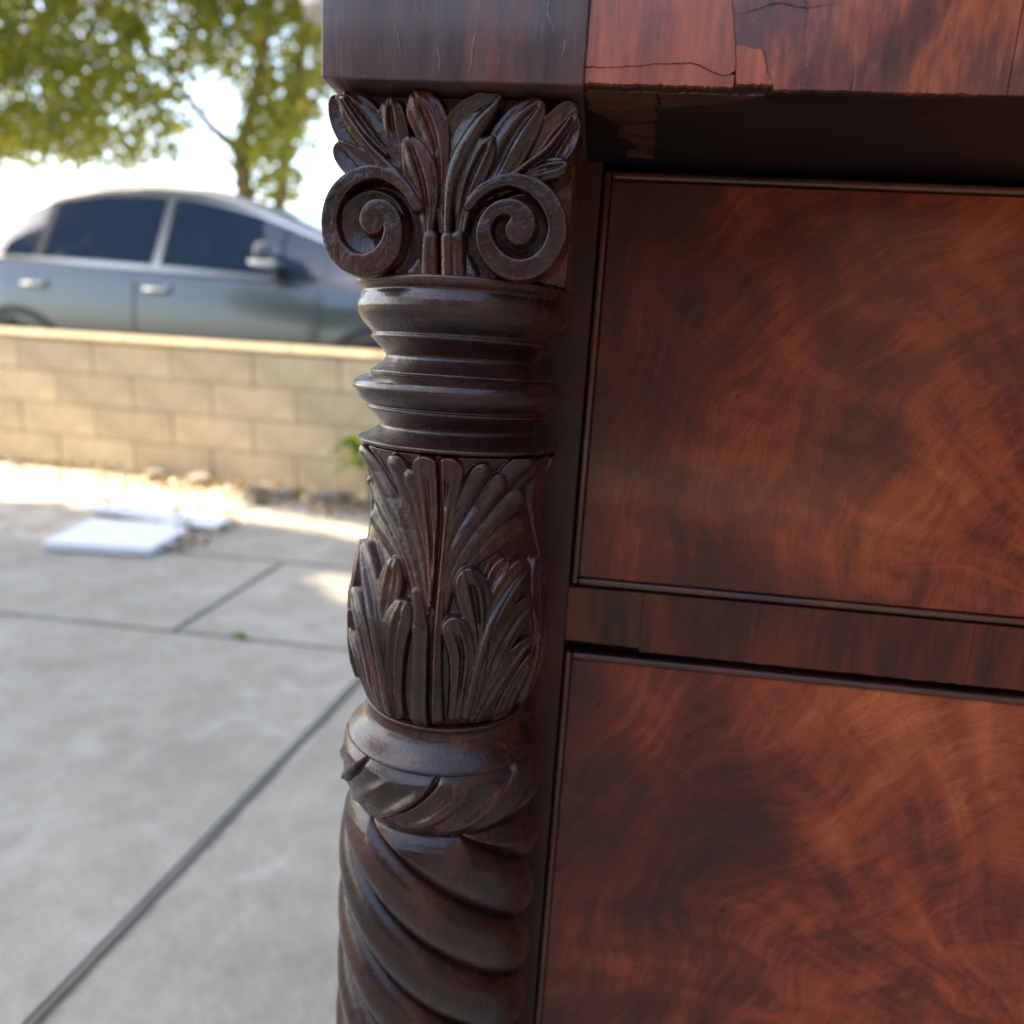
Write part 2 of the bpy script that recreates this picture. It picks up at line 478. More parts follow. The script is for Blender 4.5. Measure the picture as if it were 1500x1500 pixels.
M = dict(
    carved=m_carved(),
    block=m_wood('dark_crackled_mahogany', (.046, .034, .038), (.082, .054, .056), (.135, .068, .062), (1, 1, .10), 24, (.32, .46), .3, red=(.26, .050, .034), pale=(.20, .17, .18)),
    veneer=m_wood('orange_faded_mahogany_veneer', (.10, .024, .015), (.25, .056, .027), (.44, .105, .042), (1, 1, .14), 26, (.26, .42), .6, red=(.36, .055, .028), pale=(.46, .24, .19)),
    veneer2=m_wood('red_orange_mottled_mahogany_veneer', (.045, .016, .016), (.140, .031, .022), (.40, .092, .034), (1, 1, .22), 17, (.26, .42), .6, red=(.10, .020, .022), pale=(.42, .24, .22)),
    rail=m_wood('red_brown_mahogany_crossbanding', (.030, .0100, .0085), (.070, .0170, .0115), (.140, .030, .0150), (1, 1, .08), 22, (.30, .44), .15, .3),
    railb=m_wood('brown_mahogany_crossbanding', (.034, .0130, .0095), (.075, .0235, .0135), (.125, .040, .0190), (1, 1, .06), 30, (.32, .44), .15, .3),
    stile=m_wood('dark_red_mahogany', (.024, .0095, .0085), (.044, .0135, .0105), (.080, .020, .0135), (1, 1, .10), 20, (.38, .52), .1, .35),
    bead=m_wood('mahogany_cock_bead', (.040, .015, .012), (.080, .024, .016), (.130, .038, .021), (.1, .1, .1), 26, (.24, .36), .5),
    soffit=m_wood('dark_underside_wood', (.010, .008, .008), (.016, .011, .010), (.026, .015, .012), (.08, 1, 1), 18, (.42, .58), .1, .35),  # near-black tone over the whole underside of the frieze
    bare=m_wood('bare_worn_underside_wood', (.05, .022, .014), (.11, .047, .024), (.17, .080, .040), (.08, 1, 1), 30, (.5, .65), 0, .3),
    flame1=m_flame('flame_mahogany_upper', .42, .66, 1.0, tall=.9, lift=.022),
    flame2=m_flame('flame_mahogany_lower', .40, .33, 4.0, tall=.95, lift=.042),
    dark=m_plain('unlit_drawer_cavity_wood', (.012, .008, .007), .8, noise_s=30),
    concrete=m_concrete(),
    soil=m_plain('dry_soil', (.42, .36, .28), .95, noise_s=9, amt=.35, bump=.8, bscale=40),
    ground=m_plain('packed_dirt', (.17, .14, .10), .95, noise_s=1.5, amt=.4, bump=.5, bscale=20),
    joint=m_plain('grey_mortar', (.40, .325, .225), .95, noise_s=20),
    blockw=m_plain('tan_slump_block', (.55, .43, .265), .93, noise_s=6, amt=.22, bump=.6, bscale=45, per_obj=.12),
    capw=m_plain('tan_wall_cap', (.36, .285, .175), .9, noise_s=9, amt=.14, bump=.4, bscale=45, per_obj=.06),
    rock=m_plain('grey_field_stone', (.25, .215, .19), .9, noise_s=14, amt=.45, bump=.7, bscale=30, per_obj=.3),
    board=m_plain('white_painted_board', (.72, .73, .75), .5, noise_s=6, amt=.06),
    paint=m_plain('grey_metallic_car_paint', (.055, .065, .075), .28, .5, coat=1.0),
    glass=m_glass(),
    chrome=m_plain('satin_chrome_trim', (.62, .60, .57), .22, 1.0),
    rubber=m_plain('black_tyre_rubber', (.02, .02, .02), .8),
    plastic=m_plain('black_trim_plastic', (.02, .021, .023), .45),
    rim=m_plain('alloy_wheel', (.5, .5, .5), .3, .9),
    lampglass=m_plain('clear_lamp_lens', (.6, .6, .62), .08, coat=1.0),
    redlens=m_plain('red_lamp_lens', (.35, .02, .015), .12, coat=1.0),
    bark=m_plain('reddish_brown_bark', (.17, .095, .06), .9, noise_s=14, amt=.45, bump=.8, bscale=50),
    leaf=m_leaf('magnolia_leaf', [(0.0, (.035, .065, .022)), (.40, (.075, .125, .030)), (.70, (.17, .21, .035)), (.92, (.32, .28, .045)), (1.0, (.40, .20, .06))], .6),
    leafshade=m_leaf('dark_broad_leaf', [(0.0, (.03, .05, .02)), (1.0, (.07, .11, .03))], .15),
    weed=m_leaf('bright_weed_leaf', [(0.0, (.07, .19, .025)), (1.0, (.20, .32, .05))], .4),
    litter=m_leaf('dry_fallen_leaf', [(0.0, (.14, .075, .035)), (.5, (.26, .16, .08)), (1.0, (.42, .34, .25))], .1),
    pole=m_plain('weathered_pole_timber', (.14, .10, .07), .9, noise_s=10, amt=.3),
    can=m_plain('grey_painted_steel', (.30, .31, .32), .45, .1),
    stucco=m_plain('dark_red_brown_stucco', (.13, .085, .07), .9, noise_s=6, bump=.5),
    garage=m_plain('brown_garage_door', (.10, .06, .045), .55, noise_s=8),
    rooft=m_plain('brown_shingle_roof', (.10, .075, .06), .9, noise_s=12, amt=.4),
    scratch=m_plain('pale_dry_scratch', (.22, .20, .21), .8, noise_s=200, amt=.4),
    galv=m_plain('galvanised_steel', (.5, .5, .5), .4, .8),
)

# ================================================================== THE SETTING
sz = 500
gme = mesh_np('ground', [(-sz, -sz, -.03), (sz, -sz, -.03), (sz, sz, -.03), (-sz, sz, -.03)], [(0, 1, 2, 3)], False)
tag(link('ground', gme, M['ground']), kind='structure')

# concrete driveway: a bed with separate cast slabs, open joints between them
drive = tag(boxobj('driveway', M['soil'], None, -7.0, 5.0, -6.0, 2.95, -.029, -.018), kind='structure')
def slab(pts, g=.008):
    c = Vector((sum(p[0] for p in pts) / 4, sum(p[1] for p in pts) / 4))
    q = []
    for x, y in pts:
        q.append((x - g * (1 if x > c.x else -1), y - g * (1 if y > c.y else -1)))
    bm = bmesh.new(); prism(bm, q, 'z', -.017, random.uniform(-.003, 0.0))
    top = [e for e in bm.edges if all(v.co.z > -.01 for v in e.verts)]
    bmesh.ops.bevel(bm, geom=top, offset=.006, segments=2, affect='EDGES')
    o = link('slab', bm_mesh('slab', bm), M['concrete'], drive)
rows = [(-6.0, -3.0, [-7, -4, -1, 2, 5]), (-3.0, -.55, [-7, -3.6, -.56, 2.4, 5]),
        (1.44, 2.20, [-7, -4.2, -2.55, -1.05, .6, 2.3, 5]), (2.20, 2.93, [-1.62, -.35, 1.2, 2.8, 5])]
for y0, y1, xs in rows:
    for a, b in zip(xs, xs[1:]):
        slab([(a, y0), (b, y0), (b, y1), (a, y1)], .011 if y0 != 1.44 else .006)
xa = [(-7, -7), (-3.55, -3.48), (-2.02, -1.95), (-.575, -.43), (1.0, 1.05), (2.6, 2.6), (5, 5)]   # near row, joints slightly askew
for (a0, a1), (b0, b1) in zip(xa, xa[1:]):
    slab([(a0, -.55), (b0, -.55), (b1, 1.44), (a1, 1.44)], .011)

# bare earth between driveway and wall, neighbouring drive beyond it
WANG = R(-6.0)
def wall_y(x): return 3.66 + math.tan(WANG) * (x + 1.9)
n1, n2 = 150, 34
gx = np.linspace(-7.5, 5, n1); gy = np.linspace(0, 1, n2)
GX, GF = np.meshgrid(gx, gy)
y0 = np.where(GX < -1.63, 1.98 + .0 * GX, 2.955)
y0 = np.where(GX < -1.63, 2.215, y0)
GY = y0 * (1 - GF) + (3.70 + math.tan(WANG) * (GX + 1.9)) * GF
GZ = -.016 + .006 * lumps(GX.shape, 3, 3) * np.sin(GF * math.pi) + .006 * GF + .003 * lumps(GX.shape, 1.3, 4)
V = np.stack([GX, GY, GZ], -1).reshape(-1, 3)
i, j = np.meshgrid(np.arange(n2 - 1), np.arange(n1 - 1), indexing='ij')
F = np.stack([i * n1 + j, i * n1 + j + 1, (i + 1) * n1 + j + 1, (i + 1) * n1 + j], -1).reshape(-1, 4)
tag(link('earth_strip', mesh_np('earth_strip', V, F), M['soil']), kind='structure')
nb_ = bmesh.new(); prism(nb_, [(-30, 3.95), (30, 3.95 + math.tan(WANG) * 20), (30, 60), (-30, 60)], 'z', -.028, .20)
for v in nb_.verts:
    if v.co.y < 10: v.co.y = wall_y(v.co.x) + .20
tag(link('neighbouring_driveway', bm_mesh('neighbouring_driveway', nb_), M['concrete']), kind='structure')

# ------------------------------------------------------------------ block wall
wall = tag(empty('block_wall', (-1.9, 3.66, 0), WANG), 'low tan concrete block wall with a pale cap behind the driveway', 'wall')
BL, BH, BT = .530, .192, .19
x_l, x_r = -5.2, 3.2
boxobj('mortar', M['joint'], wall, x_l, x_r, .009, BT - .009, -.02, BH * 4 - .002)
protos = []; WOFF = -.06
for k in range(6):
    bm = bmesh.new(); box(bm, -BL / 2 + .005, BL / 2 - .005, 0, BT, .005, BH - .005, .007)
    for v in bm.verts:
        if v.co.y < .02: v.co.y += random.uniform(-.0025, .0025)
    me = bm_mesh('block', bm); me.materials.append(M['blockw']); protos.append(me)
for c in range(4):
    x = x_l + (BL if c % 2 == 0 else BL / 2) + WOFF
    while x < x_r - BL / 2:
        o = bpy.data.objects.new('block', random.choice(protos))
        o.location = (x, random.uniform(-.002, .002), c * BH); COL.objects.link(o); o.parent = wall
        x += BL
bm = bmesh.new(); prism(bm, [(-.012, 0), (-.012, .014), (.022, .048), (BT - .022, .048), (BT + .012, .014), (BT + .012, 0)], 'y', -BL / 2 + .003, BL / 2 - .003);
for v in bm.verts: v.co = Vector((v.co.y, v.co.x, v.co.z))
bmesh.ops.recalc_face_normals(bm, faces=bm.faces)
cme = bm_mesh('cap_block', bm); cme.materials.append(M['capw'])
x = x_l + BL / 2 + .17
while x < x_r:
    o = bpy.data.objects.new('cap_block', cme); o.location = (x, 0, BH * 4 - .001); COL.objects.link(o); o.parent = wall; x += BL

# ================================================================== THE CHEST OF DRAWERS
chest = tag(empty('chest_of_drawers', (0, 0, 0)), 'antique dark mahogany chest of drawers with carved column and overhanging top', 'chest of drawers')
CW = 1.06                                                     # width between column centres
CZ = .9218                                                    # underside of the overhanging frieze
# carcass, sides, back
carc = boxobj('carcass', M['stile'], chest, -.058, CW + .058, .130, .56, .10, CZ + .001)
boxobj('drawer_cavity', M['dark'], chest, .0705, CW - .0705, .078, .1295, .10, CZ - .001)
for sx in (0, CW):
    a, b = (-.058, .0688) if sx == 0 else (CW - .0688, CW + .058)
    boxobj('stile', M['stile'], chest, a, b, .058, .1298, .10, CZ, .0008)
# frieze (top rail) : projecting blocks over the columns, veneered front between
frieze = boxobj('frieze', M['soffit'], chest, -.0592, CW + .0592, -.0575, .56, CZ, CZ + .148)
bm = bmesh.new(); box(bm, -.0602, .0592, -.0640, .10, CZ - .0006, CZ + .1475, .0012, 2)
for e_ in range(2): bmesh.ops.subdivide_edges(bm, edges=[e for e in bm.edges if e.calc_length() > .03], cuts=5, use_grid_fill=True)
for v in bm.verts:
    if v.co.y < -.06: v.co.y += .0007 * math.sin(v.co.x * 90 + v.co.z * 37) * math.cos(v.co.z * 60)
bme = bm_mesh('column_block', bm, True)
link('column_block', bme, M['block'], frieze); link('column_block', bme, M['block'], frieze, (CW, 0, 0))
# hairline cracks in the finish of the block are real splits: slim dark slivers set into its face
def sliver(parent, pts, wd, y, mat, name='finish_crack', depth=.0006):
    P = smooth_line([(p[0], p[1], 0) for p in pts], 5 * len(pts))[:, :2] / 1000
    Q_ = [P[0]]
    for p, q in zip(P, P[1:]): Q_ += [p + (q - p) * u for u in (.25, .5, .75, 1)]
    P = np.array(Q_); wk = np.cumsum(np.array([random.gauss(0, .00009) for _ in P])); P[:, 0] += wk - np.linspace(0, wk[-1], len(P))
    n = len(P); V = []; F = []
    for k in range(n):
        t = P[min(k + 1, n - 1)] - P[max(k - 1, 0)]; t /= np.linalg.norm(t) + 1e-9
        nn = np.array([-t[1], t[0]]) * wd * (.25 + .75 * math.sin(math.pi * (k + .5) / n)) * random.choice((.15, .5, .8, 1.0, 1.2))
        a = P[k] + nn; b = P[k] - nn
        V += [(a[0], y, a[1]), (b[0], y, b[1]), (P[k][0], y - depth, P[k][1])]
    for k in range(n - 1):
        q = k * 3; F += [(q, q + 2, q + 5, q + 3), (q + 2, q + 1, q + 4, q + 5)]
    return link(name, mesh_np(name, V, F), mat, parent)

def veneer(name, pts, y0, y1, mat, parent, jag=()):
    """thin veneer leaf with a worn outline; pts x,z in mm; jag = indices of edges to roughen"""
    Q = []
    n = len(pts)
    for k in range(n):
        a = np.array(pts[k], float); b = np.array(pts[(k + 1) % n], float)
        Q.append(a)
        if k in jag:
            m = max(2, int(np.linalg.norm(b - a) / 1.6)); d = (b - a) / np.linalg.norm(b - a); nn = np.array([-d[1], d[0]])
            for q in range(1, m):
                Q.append(a + (b - a) * (q + random.uniform(-.3, .3)) / m + nn * (random.gauss(0, .22) if random.random() < .85 else random.uniform(-.9, .9)))
    Q = [(p[0] / 1000, p[1] / 1000) for p in Q]
    bm = bmesh.new(); prism(bm, Q, 'y', y0, y1)
    bmesh.ops.triangulate(bm, faces=[f for f in bm.faces if len(f.verts) > 4])
    return link(name, bm_mesh(name, bm), mat, parent)

zt = 1069.0
Y0, Y1 = -.0612, -.0576
def ragged(P, amp, step=1.4):
    """a split running along P, wandering like torn grain"""
    out = []
    for a, c in zip(P, P[1:]):
        a = np.array(a, float); c = np.array(c, float); L = np.linalg.norm(c - a); m = max(1, int(L / step)); d = (c - a) / L; nn = np.array([-d[1], d[0]])
        for q in range(m):
            out.append(a + (c - a) * q / m + (nn * random.gauss(0, amp) if q else 0))
    return out + [np.array(P[-1], float)]
def apart(P, lo, hi):
    """two sides of a split, gap drifting between lo and hi mm"""
    n = len(P); g = np.interp(np.linspace(0, 5, n), np.arange(6), [random.uniform(lo, hi) for _ in range(6)])
    A = []; B = []
    for k in range(n):
        t = P[min(k + 1, n - 1)] - P[max(k - 1, 0)]; t = t / (np.linalg.norm(t) + 1e-9); nn = np.array([-t[1], t[0]])
        A.append(P[k] + nn * g[k] * .5); B.append(P[k] - nn * g[k] * .5)
    return A, B
crk = ragged([(59.5, 929.3), (71.7, 929.4), (83.4, 930.4), (94.0, 931.4), (104.5, 932.0), (109.9, 930.4), (115.4, 928.2), (119.2, 927.2), (123.9, 928.3)], .16)
crk_hi, crk_lo = apart(crk, .08, .55)
seam = ragged([(124.5, 924.4), (124.1, 929.5), (122.9, 939.6), (121.0, 948.8), (119.3, 957.2), (116.3, zt)], .10, 2.5)
seam_l, seam_r = apart(seam, .15, .6)
chp = ragged([(123.2, 939.3), (128.8, 938.4), (134.5, 937.5), (136.3, 932.8), (138.3, 928.0), (140.4, 923.9)], .30, .9)
chp_o, chp_i = apart(chp, .15, .6)
bot = lambda x0, x1, z: ragged([(x0, z), (x1, z + .1)], .2, 1.0)
veneer('veneer_leaf', bot(59.6, 123.9, 923.0) + [(123.9, 927.6)] + crk_lo[::-1][1:], Y0, Y1, M['veneer'], frieze)
veneer('veneer_leaf', [p for p in crk_hi[:-1]] + [p for p in seam_l if p[1] > 929.0] + [(60.6, zt)], Y0 - .0004, Y1, M['veneer'], frieze)
veneer('veneer_leaf', bot(125.2, 139.9, 923.9) + chp_i[::-1][1:] + [p for p in seam_r if p[1] < 939][::-1][:-1], Y0 - .0007, Y1, M['veneer'], frieze)
veneer('veneer_leaf', bot(141.0, 236, 922.6) + [(236, zt)] + [p for p in seam_r if p[1] > 940][::-1] + chp_o, Y0, Y1, M['veneer2'], frieze)
veneer('veneer_leaf', bot(236.6, CW * 1000 - 59.8, 922.6) + [(CW * 1000 - 59.8, zt), (236.6, zt)], Y0 + .0002, Y1, M['veneer2'], frieze)
for pts, wd in (([(-19.7, 958), (-17.0, 951), (-14.2, 946)], .00030), ([(-27, 944), (-24.5, 937), (-23.8, 930)], .00026), ([(-6.8, 935), (-5.6, 929), (-6.2, 923)], .00032),
                ([(11.5, 946), (10.2, 938), (9.6, 930), (8.8, 923)], .00030), ([(22.5, 960), (22.1, 952), (20.6, 944)], .0002), ([(20.4, 942), (19.8, 936), (20.8, 931), (18.8, 923)], .0002),
                ([(43, 960), (41.5, 950), (45, 941)], .00024), ([(50, 940), (48.6, 932)], .00024), ([(-34, 940), (-33, 932)], .0001)):
    sliver(frieze, pts, wd, -.0640 - .0006, M['scratch'], 'finish_scratch', .0002)
for pts, wd in (([(72, 1000), (71, 985), (73.5, 968), (72.4, 952), (73, 944)], .00012), ([(98, 990), (99.5, 975), (97.6, 958)], .0001), ([(150.2, 975), (149, 962), (151.5, 950), (150.4, 938)], .00012), ([(121.5, 951), (131, 953.6), (139, 955.8), (150, 954.2), (163, 956.2)], .00022), ([(172, 935), (173, 926), (172.4, 923)], .00016), ([(186, 948), (187.4, 938), (186.2, 927)], .0001)):
    sliver(frieze, pts, wd, Y0 - .0005, M['dark'], 'finish_crack', .0001)
# pale worn patch and brown strip on the underside (thin remains of an old finish)
def under(pts, t, mat):
    pts = [tuple(p) for p in ragged(pts + [pts[0]], .7, 2.2)[:-1]]
    bm = bmesh.new(); prism(bm, [(p[0] / 1000, p[1] / 1000) for p in smooth_line([(x, y, 0) for x, y in pts] + [(pts[0][0], pts[0][1], 0)], 60)[:-1, :2]] if t == 's' else [(p[0] / 1000, p[1] / 1000) for p in pts], 'z', CZ - .0008, CZ - .00002)
    bmesh.ops.triangulate(bm, faces=[f for f in bm.faces if len(f.verts) > 4])
    link('worn_patch', bm_mesh('worn_patch', bm), mat, frieze)
P_ = [(60.6, -56.6), (91.7, -56.9), (93.3, -33.2), (94.2, 0), (96.8, 49.0), (90, 46), (84, 47.0), (82, 40), (85, 30), (86.8, 22.1), (82, 14), (75.6, 2.0), (78, -8), (71.8, -18.5), (66, -28), (61.2, -33.5)]
under(P_, 'p', M['bare'])
under([(92.3, -56.9), (138.2, -57.2), (129.2, -50.1), (106.9, -41.0), (94.2, -38.8)], 'p', M['bead'])

# ---- drawers
BEADW, YF = .0042, .0625
def drawer(z0, z1, flame, gap_l=.0012, tilt=0.0):
    x0, x1 = .0690 + gap_l, CW - .0690 - gap_l
    d = boxobj('drawer', M['stile'], chest, x0 + .0015, x1 - .0015, YF + .0035, .1285, z0 + .001, z1 - .001)
    n = 3
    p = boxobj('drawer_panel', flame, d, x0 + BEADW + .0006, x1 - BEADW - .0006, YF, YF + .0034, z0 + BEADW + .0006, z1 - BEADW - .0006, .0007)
    def bead(a, b, c, e):
        bm = bmesh.new(); box(bm, a, b, YF - .0022, YF + .0033, c, e, .0016, 3)
        link('cock_bead', bm_mesh('cock_bead', bm, True), M['bead'], d)
    bead(x0, x0 + BEADW, z0, z1); bead(x1 - BEADW, x1, z0, z1)
    bead(x0 + BEADW + .0001, x1 - BEADW - .0001, z0, z0 + BEADW); bead(x0 + BEADW + .0001, x1 - BEADW - .0001, z1 - BEADW, z1)
    if tilt: d.rotation_euler = (0, 0, 0)
    return d
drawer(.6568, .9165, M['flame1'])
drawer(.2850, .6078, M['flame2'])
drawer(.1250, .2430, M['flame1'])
# ---- rails between drawers, cross-banded in short pieces
for zc, zlo in ((.6548, .6132), (.2826, .2470)):
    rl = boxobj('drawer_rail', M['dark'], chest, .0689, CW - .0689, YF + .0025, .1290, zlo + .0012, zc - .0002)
    k = zlo - .6132
    mm = lambda L: [(x, z + k * 1000 + ((zc - .6548) - k) * 1000 * (1 if z > 640 else 0)) for x, z in L]
    veneer('banding_piece', mm([(69.2, 616.4), (86.0, 616.2), (85.6, 654.0), (69.2, 653.6)]), YF, YF + .0024, M['railb'], rl)
    veneer('banding_piece', mm([(86.3, 616.1), (119.6, 615.4), (118.4, 654.4), (85.9, 654.0)]), YF - .0002, YF + .0024, M['railb'], rl)
    veneer('banding_piece', mm([(119.9, 613.2), (196, 613.0), (196, 654.6), (118.7, 654.4)]), YF - .0004, YF + .0024, M['rail'], rl, (0,))
    veneer('banding_piece', mm([(196.2, 613.0), (330, 613.0), (330, 654.6), (196.2, 654.6)]), YF - .0003, YF + .0024, M['rail'], rl, (0,))
    veneer('banding_piece', mm([(330.3, 613.0), (700, 613.2), (700, 654.6), (330.3, 654.6)]), YF - .0003, YF + .0024, M['rail'], rl)
    veneer('banding_piece', mm([(700.3, 613.0), (CW * 1000 - 69.2, 613.2), (CW * 1000 - 69.2, 654.6), (700.3, 654.6)]), YF - .0004, YF + .0024, M['rail'], rl)
boxobj('plinth', M['stile'], chest, -.058, CW + .058, .0625, .55, .06, .0995, .002)

# ---- column, turned and carved
FINE = np.radians(np.concatenate([np.arange(-104, 104, .36), np.arange(104, 256, 3.0)]))
MED = np.radians(np.concatenate([np.arange(-110, 110, .55), np.arange(110, 250, 4.0)]))
def dense(pts, step):
    P = np.array(pts) / 1000
    L = np.concatenate([[0], np.cumsum(np.linalg.norm(np.diff(P, axis=0), axis=1))])
    t = np.arange(0, L[-1], step); t = np.append(t, L[-1])
    return np.stack([np.interp(t, L, P[:, 0]), np.interp(t, L, P[:, 1])], -1)
def soft(P, n=2):
    P = P.copy()
    for _ in range(n): P[1:-1] = .25 * P[:-2] + .5 * P[1:-1] + .25 * P[2:]
    return P
def hand(amp, seed):
    def f(TH, ZZ, RR):
        L = lumps(TH.shape, 26, seed) * .5 + lumps(TH.shape, 6, seed + 1) * .12
        L[:, -8:] *= np.linspace(1, 0, 8)[None]; L[:, :8] *= np.linspace(0, 1, 8)[None]
        return RR + amp * L
    return f
NECK = [(50, 840.5), (59.4, 838.6), (60.0, 837.6), (59.6, 835.6), (57.9, 834.0), (56.9, 833.2), (56.8, 832.2), (57.6, 830.6), (58.6, 827.6), (58.9, 824.4), (58.2, 821.2), (56.3, 818), (53.6, 815), (51.4, 812.8), (50.3, 811.6), (50.5, 810.9), (51.2, 810.2), (51.2, 809.1), (50.2, 808.2),
        (47.6, 805.8), (44.6, 803.0), (42.7, 800.6), (42.4, 799.4), (42.9, 798.2), (44.6, 796.2), (47.4, 793.8), (50.2, 792.2), (51.3, 791.5), (51.4, 790.6), (50.4, 790.0), (52.6, 789.2), (56.2, 787.8), (59.2, 785.8), (60.5, 783.2), (60.3, 781.4), (58.9, 778.8), (56.6, 776.4), (54.0, 774.4), (52.0, 773.3),
        (52.2, 772.7), (52.9, 772.1), (52.8, 771.1), (51.2, 770.0), (48.6, 767.8), (46.2, 765.0), (45.1, 762.9), (45.0, 761.9), (45.6, 760.8), (48.0, 758.8), (52.0, 756.6), (55.6, 755.2), (57.0, 754.5), (57.2, 753.6), (56.4, 752.6), (54.6, 751.9), (50, 751.4)]
column = empty('column', (0, 0, 0), 0, chest)
revolve('turned_neck', soft(dense(NECK, .00035)), MED, M['carved'], column, hand(.00022, 21))
BASEB = [(46, 599.4), (48.6, 598.6), (48.6, 597.2), (47.4, 595.2), (46.9, 592.6), (47.2, 590.2), (48.6, 587.6), (51.4, 584.6), (54.6, 581.8), (57.2, 579.6), (58.6, 578.2), (59.2, 577.0), (58.8, 576.0), (55, 575.2)]
revolve('turned_ring', soft(dense(BASEB, .0004)), MED, M['carved'], column, hand(.0002, 31))
# leaf-banded collar : eight overlapping leaves leaning round it
COLLAR = [(54, 577.4), (58.2, 577.2), (60.2, 575.6), (61.2, 572.6), (62.0, 567), (62.3, 561), (62.2, 555), (61.4, 549.6), (59.9, 544.8), (57.2, 540.6), (55.0, 537.4), (52, 536.4)]
def collar_mod(TH, ZZ, RR):
    z = ZZ * 1000; d = 577.0 - z
    sh = np.radians(8.6) - np.radians(.42) * d - np.radians(.016) * d * d
    per = np.radians(45); ph = ((TH - sh) / per) % 1.0
    ph2 = np.minimum(ph, 1 - ph)
    fade = sstep(d, .5, 4) * (1 - sstep(d, 20, 36))
    slit = np.exp(-(np.where(ph > .5, (1 - ph) * 1.6, ph) / .045) ** 2)
    saw = .0016 * (ph - .5) * sstep(d, 2, 10) * (1 - sstep(d, 22, 38))
    wave = .0012 * np.cos(2 * np.pi * (ph * 2.0 + .12)) * sstep(d, 6, 16) * (1 - sstep(d, 28, 40))
    lip = -.0022 * (1 - sstep(d, 1.0, 5.0 + 3 * np.sin(np.pi * ph)))
    vein = .0006 * (np.abs(((ph * 4 + .25) % 1) - .5) * 2 - .5) * sstep(d, 5, 12) * (1 - sstep(d, 26, 38))
    out = RR - .0042 * slit * fade + saw + 1.1 * wave + 1.3 * vein + lip
    return out + .00007 * lumps(TH.shape, 14, 5)
P_ = soft(dense(COLLAR, .00045), 3)
revolve('leaf_collar', P_, FINE[::2], M['carved'], column, collar_mod)
# rope-twist shaft
zs = np.concatenate([np.arange(.5372, .30, -.0006), np.arange(.30, .118, -.002)])
sh = np.interp(zs * 1000, [118, 505, 512, 519, 524, 528.6, 532.6, 535.4, 537.2], [80, 72, 67, 62.6, 61.2, 59.6, 57.4, 55.4, 53.0]) / 1000
shaft = np.stack([sh, zs], -1)
def twist(TH, ZZ, RR):
    ph = 6 * TH + 150.8 * ZZ - 77.0
    c = 2 * ((ph / (2 * np.pi)) % 1.0) - 1
    rope = .0630 - .0126 * (1 - np.sqrt(np.clip(1 - .985 * c * c, 0, 1))) + .00035 * c
    k = 9000.0
    r = -np.log(np.exp(-k * (rope - .05)) + np.exp(-k * (np.minimum(RR, .075) - .05))) / k + .05
    return r + .00012 * lumps(TH.shape, 34, 8) + .00004 * lumps(TH.shape, 6, 9)
revolve('twisted_shaft', shaft, MED, M['carved'], column, twist)
revolve('turned_foot', soft(dense([(50, 121), (62, 120), (66, 112), (60, 104), (50, 98), (58, 84), (64, 62), (56, 34), (38, 12), (34, 0), (5, 0)], .002)), MED[::3], M['carved'], column)

